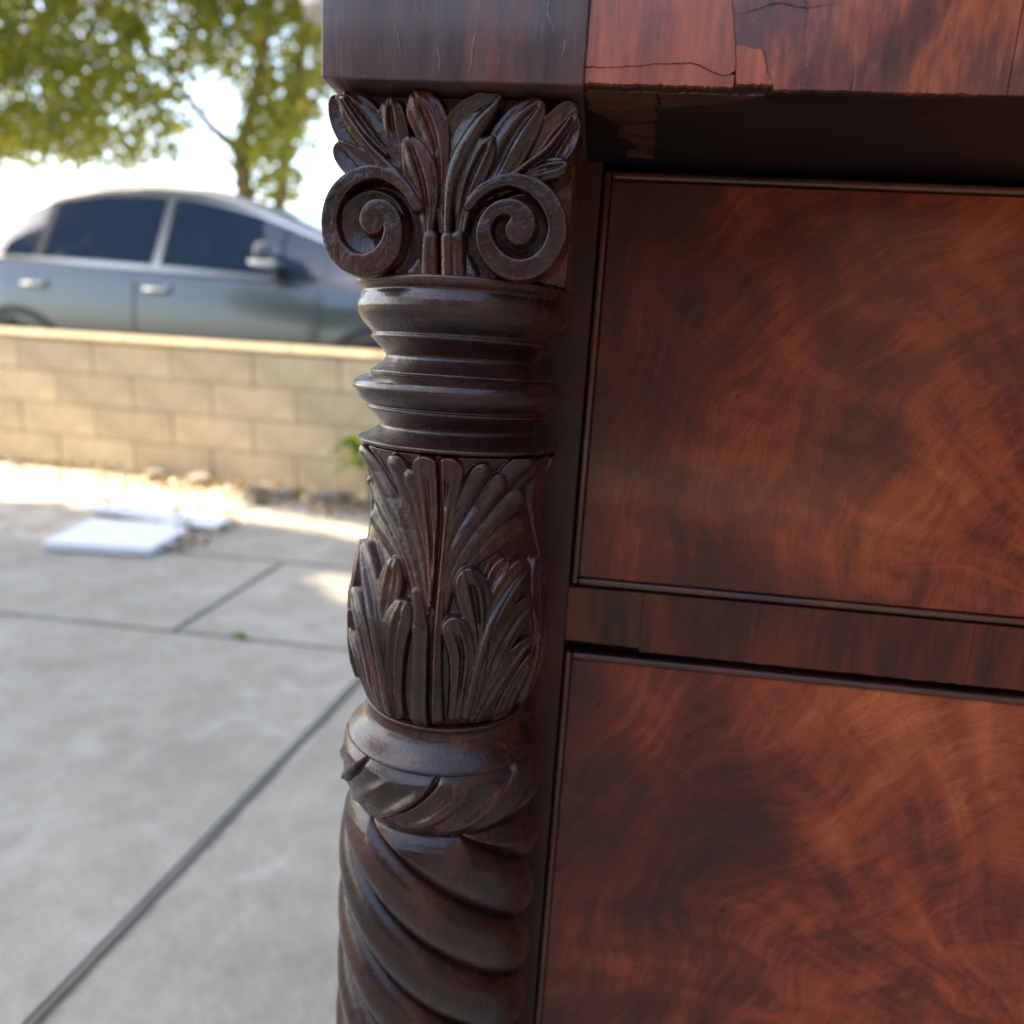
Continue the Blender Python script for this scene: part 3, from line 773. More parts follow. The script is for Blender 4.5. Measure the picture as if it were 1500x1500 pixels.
# ---- carved vase section
CAPITAL_LOBES = [
 ('volute',0,'dish',1.5,7.5,0,[(35.8,860.9,18.0),(36.2,860.9,18.0)]),
 ('volute',1,'dish',1.5,7.5,0,[(-38.0,859.5,18.0),(-37.6,859.6,18.0)]),
 ('volute',0,'band',11,11,0,[(9.8,870.3,2.3),(14.4,876.0,2.7),(21.0,880.3,2.9),(28.6,882.4,3.1),(37.4,880.9,3.7),(44.9,876.3,4.5),(50.0,869.3,4.7),(51.8,861.1,4.7),(49.6,852.8,4.7),(44.2,846.0,4.9),(36.1,842.8,5.1),(27.0,844.7,5.1),(20.2,850.9,4.7),(17.5,858.7,3.9),(19.4,865.7,3.5),(24.5,870.0,3.5),(30.8,870.3,4.1),(35.5,866.6,5.1),(35.3,862.7,6.6),(34.1,860.4,6.8)]),
 ('volute',1,'band',11,11,0,[(-15.4,868.4,2.1),(-20.2,876.0,2.7),(-26.3,880.8,2.9),(-33.4,883.3,3.1),(-40.4,883.1,3.5),(-47.9,880.0,3.9),(-53.9,874.3,4.3),(-57.6,866.7,4.3),(-58.1,858.2,4.5),(-55.6,849.8,4.9),(-49.3,843.4,5.3),(-41.0,841.4,5.5),(-33.3,843.7,5.7),(-27.9,849.6,5.7),(-26.1,856.8,4.9),(-27.3,863.3,4.7),(-31.4,867.0,4.7),(-35.4,865.7,5.9),(-36.4,863.4,6.6),(-36.7,861.9,6.6)]),
 ('capital_bundle',0,'ridge',8,8,0,[(-8.7,838.2,4.7),(-9.4,855.6,4.3)]),
 ('capital_bundle',0,'ridge',9,9,0,[(0.4,838.2,3.5),(-0.4,856.1,3.5)]),
 ('capital_bundle',0,'ridge',8,8,0,[(5.9,838.5,3.7),(4.1,856.3,3.7)]),
 ('capital_bundle',0,'ridge',6,5,0,[(-16.8,839.2,4.1),(-11.6,848.0,2.1)]),
 ('capital_bundle',0,'ridge',6,5,0,[(11.4,839.2,3.7),(8.4,849.0,1.6)]),
 ('acanthus_leaf',0,'leaf',5,8,1,[(-3.8,859.6,1.4),(-5.4,878.0,2.7),(-7.0,892.4,4.5),(-10.2,903.8,6.6),(-14.1,911.6,6.8),(-17.2,915.9,3.5)]),
 ('acanthus_leaf',1,'scoop',5,9,0,[(-4.1,859.6,1.2),(-4.9,878.0,2.3),(-3.2,892.5,3.5),(0.3,903.3,4.7),(6.7,910.9,4.9),(15.1,915.9,3.5),(21.2,917.8,1.2)]),
 ('acanthus_leaf',1,'ridge',9,11,0,[(-0.5,858.8,2.1),(-0.5,869.9,2.7),(0.6,880.9,3.5),(3.9,890.9,4.3),(8.7,900.0,4.1),(14.6,908.1,3.5),(19.5,913.9,2.1),(21.7,917.0,0.8)]),
 ('acanthus_leaf',2,'leaf',7,9.5,1,[(-10.5,857.5,2.3),(-10.8,866.7,3.5),(-12.2,875.9,5.3),(-15.1,885.8,6.4),(-18.3,893.3,4.9),(-20.4,896.8,2.7)]),
 ('acanthus_leaf',3,'leaf',7,9.5,1,[(4.9,860.0,1.8),(5.8,868.3,2.7),(8.0,877.6,4.1),(11.4,886.7,5.3),(15.3,894.9,4.5),(18.4,899.8,1.4)]),
 ('acanthus_leaf',3,'ridge',9,9,0,[(7.4,859.2,1.6),(9.0,866.6,1.8),(11.6,874.1,1.8),(16.2,878.8,1.6)]),
 ('acanthus_leaf',4,'leaf',6,9,1,[(16.2,878.8,4.5),(21.5,888.0,6.8),(26.2,898.3,8.0),(31.8,907.3,7.0),(37.3,913.5,4.3),(39.9,916.4,1.0)]),
 ('acanthus_leaf',4,'scoop',6,9.5,0,[(22.9,880.8,3.7),(34.0,889.3,6.2),(41.9,898.4,6.4),(48.4,907.3,5.5),(52.6,913.5,3.7),(54.7,916.1,1.6)]),
 ('acanthus_leaf',4,'scoop',6,9.2,0,[(37.1,885.8,2.7),(45.1,893.2,4.7),(51.2,901.3,5.1),(54.5,907.5,3.5),(55.8,911.4,1.4)]),
 ('acanthus_leaf',4,'leaf',6,9,0.8,[(38.0,886.8,4.1),(44.5,888.8,4.1),(49.7,889.8,3.5),(53.4,890.8,1.2)]),
 ('acanthus_leaf',4,'rib',11,10.5,0,[(9.8,871.3,1.8),(12.5,875.0,1.8),(19.1,879.3,1.6),(28.5,884.2,1.4),(36.3,890.3,1.2),(43.1,895.8,1.1),(49.2,903.0,0.9),(54.2,910.5,0.6)]),
 ('acanthus_leaf',5,'leaf',6,9,1,[(-28.5,887.1,3.9),(-33.7,895.1,5.9),(-39.9,902.9,7.0),(-46.0,909.9,6.6),(-50.6,915.1,3.7),(-52.1,916.6,1.4)]),
 ('acanthus_leaf',5,'scoop',6,8.5,0,[(-28.4,882.6,3.1),(-38.6,889.5,5.1),(-46.8,898.2,5.7),(-52.9,906.1,5.3),(-56.5,913.1,3.7),(-57.6,916.2,2.1)]),
 ('acanthus_leaf',5,'leaf',5,8,1.2,[(-25.0,885.4,3.1),(-26.8,894.4,5.3),(-29.0,903.3,5.9),(-30.0,910.3,4.9),(-30.2,914.7,2.1)]),
 ('acanthus_leaf',5,'scoop',6,9,0,[(-37.4,884.1,3.5),(-43.5,887.0,4.7),(-49.6,890.0,5.1),(-54.2,893.5,3.5),(-55.8,896.2,1.4)]),
 ('acanthus_leaf',5,'rib',10.5,10,0,[(-13.9,868.5,2.1),(-17.1,873.9,1.8),(-22.3,880.5,1.6),(-30.5,887.9,1.4),(-38.7,894.9,1.2),(-45.9,902.8,1.0),(-51.0,909.7,0.8),(-54.1,915.0,0.5)]),
 ('acanthus_leaf',5,'rib',9.8,9.5,0,[(-30.6,891.6,0.9),(-37.8,897.6,0.9),(-43.9,903.7,0.8),(-48.5,909.8,0.6)]),
]
VASE_LOBES = [
 ('acanthus_leaf',0,'leaf',3,6,1.2,[(3.8,678.0,2.0),(3.1,701.5,3.2),(3.0,720.5,4.7),(4.6,736.5,5.9),(5.5,746.5,5.6),(5.5,748.4,4.3)]),
 ('acanthus_leaf',0,'leaf',3,6,1.2,[(-0.1,677.7,2.1),(-2.5,701.1,3.5),(-5.5,719.9,4.9),(-6.8,735.6,6.0),(-6.9,745.4,5.4),(-6.7,747.9,3.7)]),
 ('acanthus_leaf',0,'ridge',3,6,0,[(3.2,673.3,1.6),(4.1,694.0,2.7),(8.2,713.3,3.6),(16.4,729.0,4.4),(23.1,741.3,4.7),(26.7,746.8,3.5)]),
 ('acanthus_leaf',0,'ridge',3,6.5,0,[(4.3,663.9,1.8),(6.9,690.4,3.1),(15.3,708.8,4.0),(27.0,724.0,4.7),(34.5,735.2,5.1),(36.9,741.3,3.9)]),
 ('acanthus_leaf',0,'ridge',3,6.5,0,[(5.3,662.1,1.6),(10.2,686.8,2.8),(20.9,704.0,4.3),(35.5,718.1,5.3),(49.0,726.1,5.3),(55.3,730.9,3.2)]),
 ('acanthus_leaf',0,'ridge',3,6.5,0,[(20.6,711.7,2.0),(31.3,727.0,4.1),(39.3,737.1,5.1),(47.4,745.9,5.8),(55.5,749.6,3.9)]),
 ('acanthus_leaf',0,'ridge',2.5,5.5,0,[(16.1,690.7,1.9),(26.5,701.1,4.1),(39.4,709.2,5.5),(52.2,713.0,5.3),(59.3,714.2,3.0)]),
 ('acanthus_leaf',0,'ridge',3,6.5,0,[(45.5,730.6,2.3),(53.7,738.4,4.1),(64.4,743.7,5.1),(76.9,746.7,4.1)]),
 ('acanthus_leaf',0,'ridge',3,6,0,[(-1.7,672.8,1.7),(-7.2,695.8,3.1),(-15.2,716.0,4.6),(-22.4,732.8,5.5),(-26.5,744.2,5.3),(-27.6,747.0,3.9)]),
 ('acanthus_leaf',0,'ridge',3,6,0,[(-1.6,682.3,1.5),(-6.2,702.6,2.7),(-11.3,719.3,3.8),(-16.0,733.6,4.4),(-19.1,742.2,3.5)]),
 ('acanthus_leaf',0,'ridge',3,6.5,0,[(-3.7,667.9,1.9),(-12.4,692.4,3.4),(-25.2,712.8,4.8),(-42.6,730.0,5.5),(-55.7,743.1,4.6),(-65.5,747.8,2.8)]),
 ('acanthus_leaf',0,'ridge',3,6,0,[(-5.7,667.6,1.5),(-14.1,688.3,3.0),(-27.0,705.6,4.4),(-43.6,718.7,4.6),(-58.0,728.6,3.7),(-57.5,732.8,2.1)]),
 ('acanthus_leaf',0,'ridge',2.5,5.5,0,[(-12.2,682.9,1.6),(-22.5,694.7,3.9),(-34.5,704.4,5.3),(-48.4,710.8,4.6),(-53.7,712.9,2.5)]),
 ('acanthus_leaf',0,'ridge',6.5,4.5,0,[(-4.7,605.5,5.3),(-3.6,632.1,4.2),(-4.4,653.1,3.9),(-6.6,667.5,3.2),(-9.8,681.3,2.4)]),
 ('acanthus_leaf',0,'ridge',6.5,4.5,0,[(5.4,606.8,3.4),(4.3,633.0,2.7),(3.6,654.0,2.6),(4.0,668.6,2.5),(4.4,682.8,2.1)]),
 ('acanthus_leaf',1,'leaf',5,8,1.2,[(-25.9,605.2,2.5),(-27.3,642.8,4.1),(-34.3,666.8,5.8),(-43.3,681.5,6.2),(-52.4,691.6,5.1),(-55.6,694.9,3.0)]),
 ('acanthus_leaf',1,'leaf',5,7.5,1.2,[(-26.4,653.6,3.5),(-26.3,668.7,6.0),(-25.5,680.6,6.9),(-24.7,689.4,4.6),(-24.0,692.5,2.1)]),
 ('acanthus_leaf',1,'leaf',5,7.5,1.2,[(-21.1,606.7,4.6),(-20.0,634.1,5.3),(-19.2,650.2,6.0),(-17.0,662.9,6.3),(-15.3,670.0,4.4),(-14.5,672.0,2.6)]),
 ('acanthus_leaf',1,'leaf',4.5,7,1,[(-35.7,605.5,4.6),(-38.1,634.0,5.3),(-45.4,653.1,5.5),(-55.6,664.6,4.6),(-60.3,667.9,2.3)]),
 ('acanthus_leaf',1,'leaf',4,6.5,1,[(-48.1,606.8,4.6),(-50.2,627.2,4.8),(-61.0,638.6,3.9),(-71.9,642.3,1.8)]),
 ('acanthus_leaf',1,'rib',9,8.5,0,[(-24.2,605.7,2.3),(-25.5,633.6,2.3),(-30.4,653.6,2.1),(-38.3,669.7,1.6),(-47.1,683.6,0.9)]),
 ('acanthus_leaf',2,'leaf',5,8,1.2,[(22.5,612.1,2.9),(25.7,643.6,4.0),(31.6,663.7,5.4),(41.0,679.0,7.3),(51.0,688.4,6.5),(56.3,692.6,3.0)]),
 ('acanthus_leaf',2,'scoop',5,8,0,[(28.6,670.6,2.0),(32.5,682.7,3.6),(36.7,691.0,4.0),(42.0,696.8,1.8)]),
 ('acanthus_leaf',2,'leaf',5.5,8.5,2.0,[(25.4,654.2,3.3),(24.3,667.0,5.7),(22.7,677.5,7.9),(20.5,685.1,7.1),(18.1,690.7,3.3)]),
 ('acanthus_leaf',2,'leaf',5,8,1.5,[(16.3,609.8,3.8),(17.1,633.4,4.4),(16.9,648.3,5.5),(13.7,660.6,5.8),(10.7,666.2,3.9)]),
 ('acanthus_leaf',2,'leaf',5,7.5,1,[(29.5,621.5,3.8),(35.8,646.7,5.8),(44.9,661.9,6.7),(54.3,669.0,5.3),(58.6,671.7,2.3)]),
 ('acanthus_leaf',2,'leaf',5,7,1,[(30.0,608.5,5.1),(34.9,622.9,6.2),(42.6,636.8,5.8),(51.6,646.7,3.9),(60.3,650.1,1.4)]),
 ('acanthus_leaf',2,'leaf',3.5,5.5,1,[(50.9,603.3,6.9),(52.5,618.5,7.4),(57.5,630.7,5.8),(62.8,639.1,3.0)]),
 ('acanthus_leaf',2,'rib',9,8.5,0,[(21.6,610.8,2.0),(23.6,630.9,1.8),(26.4,647.8,1.6),(31.6,665.6,1.4),(41.0,680.0,1.1),(51.1,689.4,0.7)]),
 ('acanthus_leaf',2,'rib',8,7,0,[(24.7,611.9,1.8),(27.6,632.7,1.4),(29.4,653.8,1.0)]),
]
VASE_MIDRIB = [
 (0.3,751.7),
 (0.8,736.3),
 (1.2,720.4),
 (1.5,701.4),
 (1.4,682.5),
 (1.2,663.7),
 (1.1,643.3),
 (1.3,627.3),
 (1.0,607.0),
]

vz = np.array([751.6, 750.9, 746, 738, 725.3, 711, 696.5, 678, 660.5, 651.3, 636, 620.4, 608, 601, 598.4])
vr = np.array([54.5, 57.4, 55.4, 52.6, 50.8, 51.6, 53.9, 57.6, 60.6, 60.9, 60.4, 58.2, 54.2, 51.0, 48.5]) - 4.3
zz = np.arange(751.4, 598.3, -.36)
lob = list(VASE_LOBES)
ids = [l[1] for l in VASE_LOBES]
for dth, o0 in ((95, 10), (-95, 20)):
    for l in VASE_LOBES:
        q = [(a + dth, b, c) for a, b, c in l[6]]
        if all(abs(a) > 62 for a, b, c in q): lob.append((*l[:6], q)); ids.append(o0 + l[1])
lob = [(n, i, 'flute' if (m == 'ridge' and i == 0 and a < 5) else m, a, b_ + (1.0 if i == 0 and a < 5 else 0), g, p) for n, i, m, a, b_, g, p in lob]
lob2 = [(n, i, m, a, b, g, [(math.radians(t) * 54, z, w_ * (1.38 if i % 10 == 0 and a < 5 else 1.2)) for t, z, w_ in p]) for n, i, m, a, b, g, p in lob]
TH, ZZ = np.meshgrid(FINE, zz)
TH = np.concatenate([TH, TH[:, :1] + 2 * math.pi], 1); ZZ = np.concatenate([ZZ, ZZ[:, :1]], 1)
HV, own = carve(TH * 54, ZZ, lob2, ids, .85)
HV = HV * .80 * (1 - .25 * sstep(np.abs(TH), R(52), R(74)))
# central midrib: a narrow deep groove cut between the two halves of the big leaf
mz = np.array(VASE_MIDRIB)[::-1]
mth = np.radians(np.interp(ZZ[:, 0], mz[:, 1], mz[:, 0]))[:, None]
dm = (TH - mth) * 54
HV -= 3.4 * np.exp(-(dm / .95) ** 2) * (HV > 1) - .8 * np.exp(-((np.abs(dm) - 2.0) / .9) ** 2) * (HV > 1)
HV = blur(HV, 1)
HV += .06 * lumps(HV.shape, 24, 41) + .025 * lumps(HV.shape, 6, 42)
HV = np.maximum(HV, -.6)
RRv = (np.interp(-ZZ, -vz, vr) + HV) / 1000
Pv = np.stack([RRv * np.sin(TH), -RRv * np.cos(TH), ZZ / 1000], -1)
of = own[:-1, :-1]
parts = split_grid(Pv, np.where(of < 0, -1, of), np.ones_like(of, bool))
V, F = parts.pop(-1)
vase = link('carved_vase', mesh_np('carved_vase', V, F[:, ::-1]), M['carved'], chest)
for o_, (V, F) in parts.items():
    link('acanthus_leaf', mesh_np('acanthus_leaf', V, F[:, ::-1]), M['carved'], vase)

# ---- capital
st = .32
gx = np.arange(-63.5, 60.5, st); gz = np.arange(919.4, 836.5, -st)
GX, GZ = np.meshgrid(gx, gz)
CAPITAL_LOBES = [(n, i, m, a, b_, g, [(x, z, w_ * (1.36 if m in ('leaf', 'scoop') else 1.0 if m == 'dish' else 1.05)) for x, z, w_ in p]) for n, i, m, a, b_, g, p in CAPITAL_LOBES]
cids = []
for n, i, *_ in CAPITAL_LOBES: cids.append({'volute': 100, 'capital_bundle': 200, 'acanthus_leaf': 300}[n] + i)
HC, own = carve(GX, GZ, CAPITAL_LOBES, cids)
core = (GX > -52.5) & (GX < 40.0 + 6 * (GZ < 850)) & (GZ > 839.2) & (GZ < 920)
# floor of the volutes dishes inward
keepv = (HC > 1.2) | core
HCs = blur(HC, 1) * 1.12
HCs += .10 * lumps(HC.shape, 20, 51) + .03 * lumps(HC.shape, 7, 52) + .018 * lumps(HC.shape, 2.2, 53)
Yc = -(.0478 + HCs / 1000) + .8 * (GX / 1000 + .002) ** 2
Pc = np.stack([GX / 1000, Yc, GZ / 1000], -1)
kf = keepv[:-1, :-1] & keepv[1:, :-1] & keepv[:-1, 1:] & keepv[1:, 1:]
of = own[:-1, :-1]
def back(Vq):
    B = Vq.copy(); B[:, 1] = -.0290; return B
parts = split_grid(Pc, of, kf, back)
cap = boxobj('capital', M['carved'], chest, -.0515, .0560, -.0310, .0575, .8390, CZ - .0015, .001)
for o_, (V, F) in parts.items():
    nm = 'relief_ground' if o_ < 0 else {1: 'volute', 2: 'reed_bundle', 3: 'acanthus_leaf'}[o_ // 100]
    r_ = link(nm, mesh_np(nm, V, F[:, ::-1]), M['carved'], cap)
    if o_ < 0: tag(r_, kind='stuff')

# ================================================================== THE CAR beyond the wall
car = tag(empty('parked_car', (-2.74, 5.60, .20), R(-4.5)), 'grey crossover car with tinted windows parked behind the block wall', 'car')
st_x = np.concatenate([np.linspace(-2.35, -1.9, 9), np.linspace(-1.8, 1.2, 31), np.linspace(1.3, 2.35, 13)])
f_roof = lambda x: np.interp(x, [-2.35, -2.25, -2.0, -1.7, -1.3, -.9, -.5, -.1, .15, .45, .75, 1.05, 1.3, 1.8, 2.1, 2.25, 2.35], [.86, 1.02, 1.30, 1.50, 1.68, 1.75, 1.765, 1.74, 1.69, 1.61, 1.485, 1.365, 1.235, .99, .87, .74, .60])
f_belt0 = lambda x: np.interp(x, [-2.35, -1.9, -1, 0, .9, 1.05], [1.14, 1.13, 1.105, 1.075, 1.04, 1.03])
f_belt = lambda x: np.minimum(f_belt0(x), f_roof(x) - .03)
f_w = lambda x: np.interp(x, [-2.35, -2.15, -1.6, 1.5, 2.1, 2.35], [.80, .90, 1, 1, .90, .74])
def sect(x):
    rf, bl, k = float(f_roof(x)), float(f_belt(x)), float(f_w(x))
    g = max(rf - bl, .0)
    e = min(1, g / .12)
    return [(.70 * k, .24), (.88 * k, .30), (.925 * k, .46), (.93 * k, .66), (.925 * k, min(.86, bl - .12)), (.905 * k, bl - .05), (.875 * k, bl), ((.875 - .20 * e) * k - .03, bl + g * .80), (.60 * k, bl + g * .93), (.40 * k, rf - .006), (.2 * k, rf), (0, rf + .004)]
S = [sect(x) for x in st_x]
ns, npt = len(S), len(S[0])
V = []
for x, s in zip(st_x, S):
    V += [(x, -y, z) for y, z in s] + [(x, y, z) for y, z in s[-2::-1]]
m_ = 2 * npt - 1
F = [(i * m_ + j, (i + 1) * m_ + j, (i + 1) * m_ + j + 1, i * m_ + j + 1) for i in range(ns - 1) for j in range(m_ - 1)]
bm = bmesh.new()
vs = [bm.verts.new(v) for v in V]
for f in F: bm.faces.new([vs[k] for k in f])
bm.faces.new(vs[:m_]); bm.faces.new(vs[-m_:][::-1])
bmesh.ops.recalc_face_normals(bm, faces=bm.faces)
body = link('body', bm_mesh('body', bm, True), M['paint'], car)
def side_pt(x, f, sgn=-1, out=.006):
    s = sect(x); (y0, z0), (y1, z1) = s[6], s[7]
    n = Vector((0, (z1 - z0), (y0 - y1))).normalized()
    y = y0 + (y1 - y0) * f + n.y * out; z = z0 + (z1 - z0) * f + n.z * out
    return (x, sgn * y, z)
def side_patch(name, x0, x1, f0, f1, mat, out=.006, sgn=-1, parent=None, n=14, lean=0.0):
    xs = np.linspace(x0, x1, n); V = []; F = []
    for x in xs:
        for f in (f0, (2 * f0 + f1) / 3, (f0 + 2 * f1) / 3, f1): V.append(side_pt(x + lean * (f - f0), f, sgn, out))
    for i in range(n - 1):
        for j in range(3):
            q = [i * 4 + j, (i + 1) * 4 + j, (i + 1) * 4 + j + 1, i * 4 + j + 1]
            F.append(q if sgn < 0 else q[::-1])
    return link(name, mesh_np(name, V, F), mat, parent or car)
for sg in (-1, 1):
    side_patch('side_window', -.23, .98, .05, .97, M['glass'], .006, sg)
    side_patch('side_window', -1.22, -.34, .05, .97, M['glass'], .006, sg)
    side_patch('side_window', -1.80, -1.30, .07, .93, M['glass'], .006, sg)
    side_patch('door_pillar', -.325, -.262, .03, .99, M['chrome'], .009, sg, n=4)
    side_patch('door_pillar', -1.295, -1.225, .03, .99, M['plastic'], .008, sg, n=4)
    side_patch('quarter_light_bar', .60, .63, .05, .97, M['plastic'], .009, sg, n=3)
    side_patch('belt_trim', -1.85, .62, -.03, .05, M['chrome'], .012, sg, n=30)
    side_patch('side_window', 1.0, 1.38, .06, .94, M['glass'], .006, sg)
    side_patch('roof_trim', -1.85, 1.3, .97, 1.04, M['chrome'], .008, sg, n=30)
def roof_patch(name, xa, xb, mat, ymax):
    xs = np.linspace(xa, xb, 10); V = []; F = []
    for x in xs:
        s = sect(x); yy = np.array([p[0] for p in s[7:]][::-1]); zz_ = np.array([p[1] for p in s[7:]][::-1])
        for y in np.linspace(-ymax, ymax, 9): V.append((x, y, float(np.interp(abs(y), yy, zz_)) + .008))
    for i in range(9):
        for j in range(8): F.append((i * 9 + j, (i + 1) * 9 + j, (i + 1) * 9 + j + 1, i * 9 + j + 1))
    link(name, mesh_np(name, V, F), mat, car)
roof_patch('windscreen', .45, 1.55, M['glass'], .58)
roof_patch('rear_window', -2.08, -1.45, M['glass'], .52)
def car_side_y(x, z):
    s = sect(x); zz_ = [p[1] for p in s[:7]]; yy = [p[0] for p in s[:7]]
    return float(np.interp(z, zz_, yy))
for sg in (-1, 1):
    for x0, x1 in ((-.42, .98), (-1.42, -.43)):                # doors: proud skins with open shut-lines, each with handle
        xs = np.linspace(x0 + .012, x1 - .006, 12); zz_ = np.linspace(.36, 1.0, 9); V = []; F = []
        for x in xs:
            for z in zz_: V.append((x, sg * (car_side_y(x, z) + .010), z))
        for i in range(11):
            for j in range(8):
                q = (i * 9 + j, (i + 1) * 9 + j, (i + 1) * 9 + j + 1, i * 9 + j + 1); F.append(q if sg < 0 else q[::-1])
        d = link('door', mesh_np('door', V, F), M['paint'], car)
        bm = bmesh.new()
        hx = x0 + .17
        yh = sg * (car_side_y(hx, .93) + .035)
        tube(bm, [(hx - .10, yh - sg * .02, .935), (hx - .08, yh, .94), (hx, yh + sg * .004, .94), (hx + .08, yh, .935), (hx + .10, yh - sg * .02, .98)], [.008, .014, .016, .014, .008], 8)
        link('handle', bm_mesh('handle', bm, True), M['chrome'], d)
    # wing mirror
    mx, mz = .64, 1.20
    my = sg * 1.03
    bm = bmesh.new(); bmesh.ops.create_uvsphere(bm, u_segments=20, v_segments=12, radius=1)
    for v in bm.verts:
        v.co = Vector((mx + v.co.x * (.105 if v.co.x > 0 else .075), my + v.co.y * .115, mz + v.co.z * (.085 if v.co.z > 0 else .075)))
        if v.co.x < mx - .03: v.co.x = mx - .03 - (mx - .03 - v.co.x) * .3
    mh = link('wing_mirror', bm_mesh('wing_mirror', bm, True), M['paint'], car)
    bm = bmesh.new(); tube(bm, [(mx + .03, sg * .86, 1.13), (mx + .03, sg * .93, 1.16), (mx + .01, sg * .99, 1.18)], [.045, .035, .03], 8)
    link('mirror_arm', bm_mesh('mirror_arm', bm, True), M['plastic'], mh)
    bm = bmesh.new(); box(bm, mx - .07, mx + .10, my - .10, my + .10, mz - .082, mz - .045, .012, 2)
    link('mirror_trim', bm_mesh('mirror_trim', bm, True), M['chrome'], mh)
    for wx in (-1.42, 1.42):
        bm = bmesh.new()
        for r_, y_ in ((.36, .70), ):
            pts = [(.20, -.10), (.30, -.115), (.345, -.10), (.355, -.05), (.355, .05), (.345, .10), (.30, .115), (.20, .10)]
            ring = []
            for k in range(32):
                a = 2 * math.pi * k / 32
                ring.append([bm.verts.new((wx + p[0] * math.cos(a), sg * .83 + p[1], .355 + p[0] * math.sin(a))) for p in pts])
            for k in range(32):
                A, B = ring[k], ring[(k + 1) % 32]
                for q in range(8): bm.faces.new((A[q], B[q], B[(q + 1) % 8], A[(q + 1) % 8]))
        wh = link('tyre', bm_mesh('tyre', bm, True), M['rubber'], car)
        bm = bmesh.new()
        for k in range(5):
            a = 2 * math.pi * k / 5; c, s_ = math.cos(a), math.sin(a)
            tube(bm, [(wx + .03 * c, sg * .925, .355 + .03 * s_), (wx + .22 * c, sg * .93, .355 + .22 * s_)], [.035, .022], 6)
        bmesh.ops.create_circle(bm, cap_ends=True, segments=24, radius=.21, matrix=Matrix.Translation((wx, sg * .88, .355)) @ Matrix.Rotation(R(90), 4, 'X'))
        link('rim', bm_mesh('rim', bm), M['rim'], wh)
    for wx in (-1.42, 1.42):
        bm = bmesh.new(); nA = 28; inn = []; out_ = []
        for k in range(nA + 1):
            an = R(-12) + R(204) * k / nA
            inn.append((wx + .365 * math.cos(an), .355 + .365 * math.sin(an))); out_.append((wx + .45 * math.cos(an), .355 + .43 * math.sin(an)))
        for (a0, a1), (b0, b1) in zip(zip(inn, inn[1:]), zip(out_, out_[1:])):
            bm.faces.new([bm.verts.new((p[0], sg * (car_side_y(p[0], p[1]) + .016), p[1])) for p in (a0, a1, b1, b0)])
        bmesh.ops.remove_doubles(bm, verts=bm.verts, dist=.0005)
        link('wheel_arch', bm_mesh('wheel_arch', bm, True), M['plastic'], car)
    boxobj('headlight', M['lampglass'], car, 2.02, 2.22, min(sg * .52, sg * .80), max(sg * .52, sg * .80), .70, .80, .03, 2)
    boxobj('tail_light', M['redlens'], car, -2.36, -2.18, min(sg * .45, sg * .80), max(sg * .45, sg * .80), .88, 1.0, .03, 2)
bm = bmesh.new(); box(bm, 2.28, 2.37, -.45, .45, .38, .56, .02, 2); link('grille', bm_mesh('grille', bm), M['plastic'], car)
bm = bmesh.new(); box(bm, -1.0, -.55, -.14, .14, 1.75, 1.775, .01, 2); link('roof_pod', bm_mesh('roof_pod', bm), M['paint'], car)
bm = bmesh.new(); box(bm, -1.05, 1.05, -.945, .945, .22, .31, .02, 2); link('sill', bm_mesh('sill', bm), M['plastic'], car)

# ================================================================== TREES
def leaf_mass(name, mat, parent, cent, size, tint, aim=None):
    """cent (n,3); each leaf a folded blade of 4 triangles"""
    n = len(cent)
    d = rng.normal(size=(n, 3)); d[:, 2] -= .35; d /= np.linalg.norm(d, axis=1)[:, None]
    up = rng.normal(size=(n, 3)); sd = np.cross(d, up); sd /= np.linalg.norm(sd, axis=1)[:, None]
    nn = np.cross(sd, d)
    L = size * rng.uniform(.65, 1.25, n)[:, None]; W = L * .21
    a = cent - d * L * .5; b = cent + d * L * .5 - nn * L * .08
    c1 = cent + sd * W + nn * W * .35; c2 = cent - sd * W + nn * W * .35
    V = np.stack([a, c1, cent - d * L * .05, c2, b], 1).reshape(-1, 3)
    k = np.arange(n)[:, None] * 5
    F = np.concatenate([k + [0, 1, 2], k + [0, 2, 3], k + [2, 1, 4], k + [3, 2, 4]], 1).reshape(-1, 3)
    me = mesh_np(name, V, F, False)
    at = me.attributes.new('tint', 'FLOAT', 'POINT')
    at.data.foreach_set('value', np.repeat(tint, 5).astype(np.float32))
    return link(name, me, mat, parent)
def in_poly(x, y, P):
    c = np.zeros(x.shape, bool)
    for (x0, y0), (x1, y1) in zip(P, P[1:] + P[:1]):
        t = ((y0 > y) != (y1 > y)) & (x < (x1 - x0) * (y - y0) / (y1 - y0 + 1e-12) + x0); c ^= t
    return c

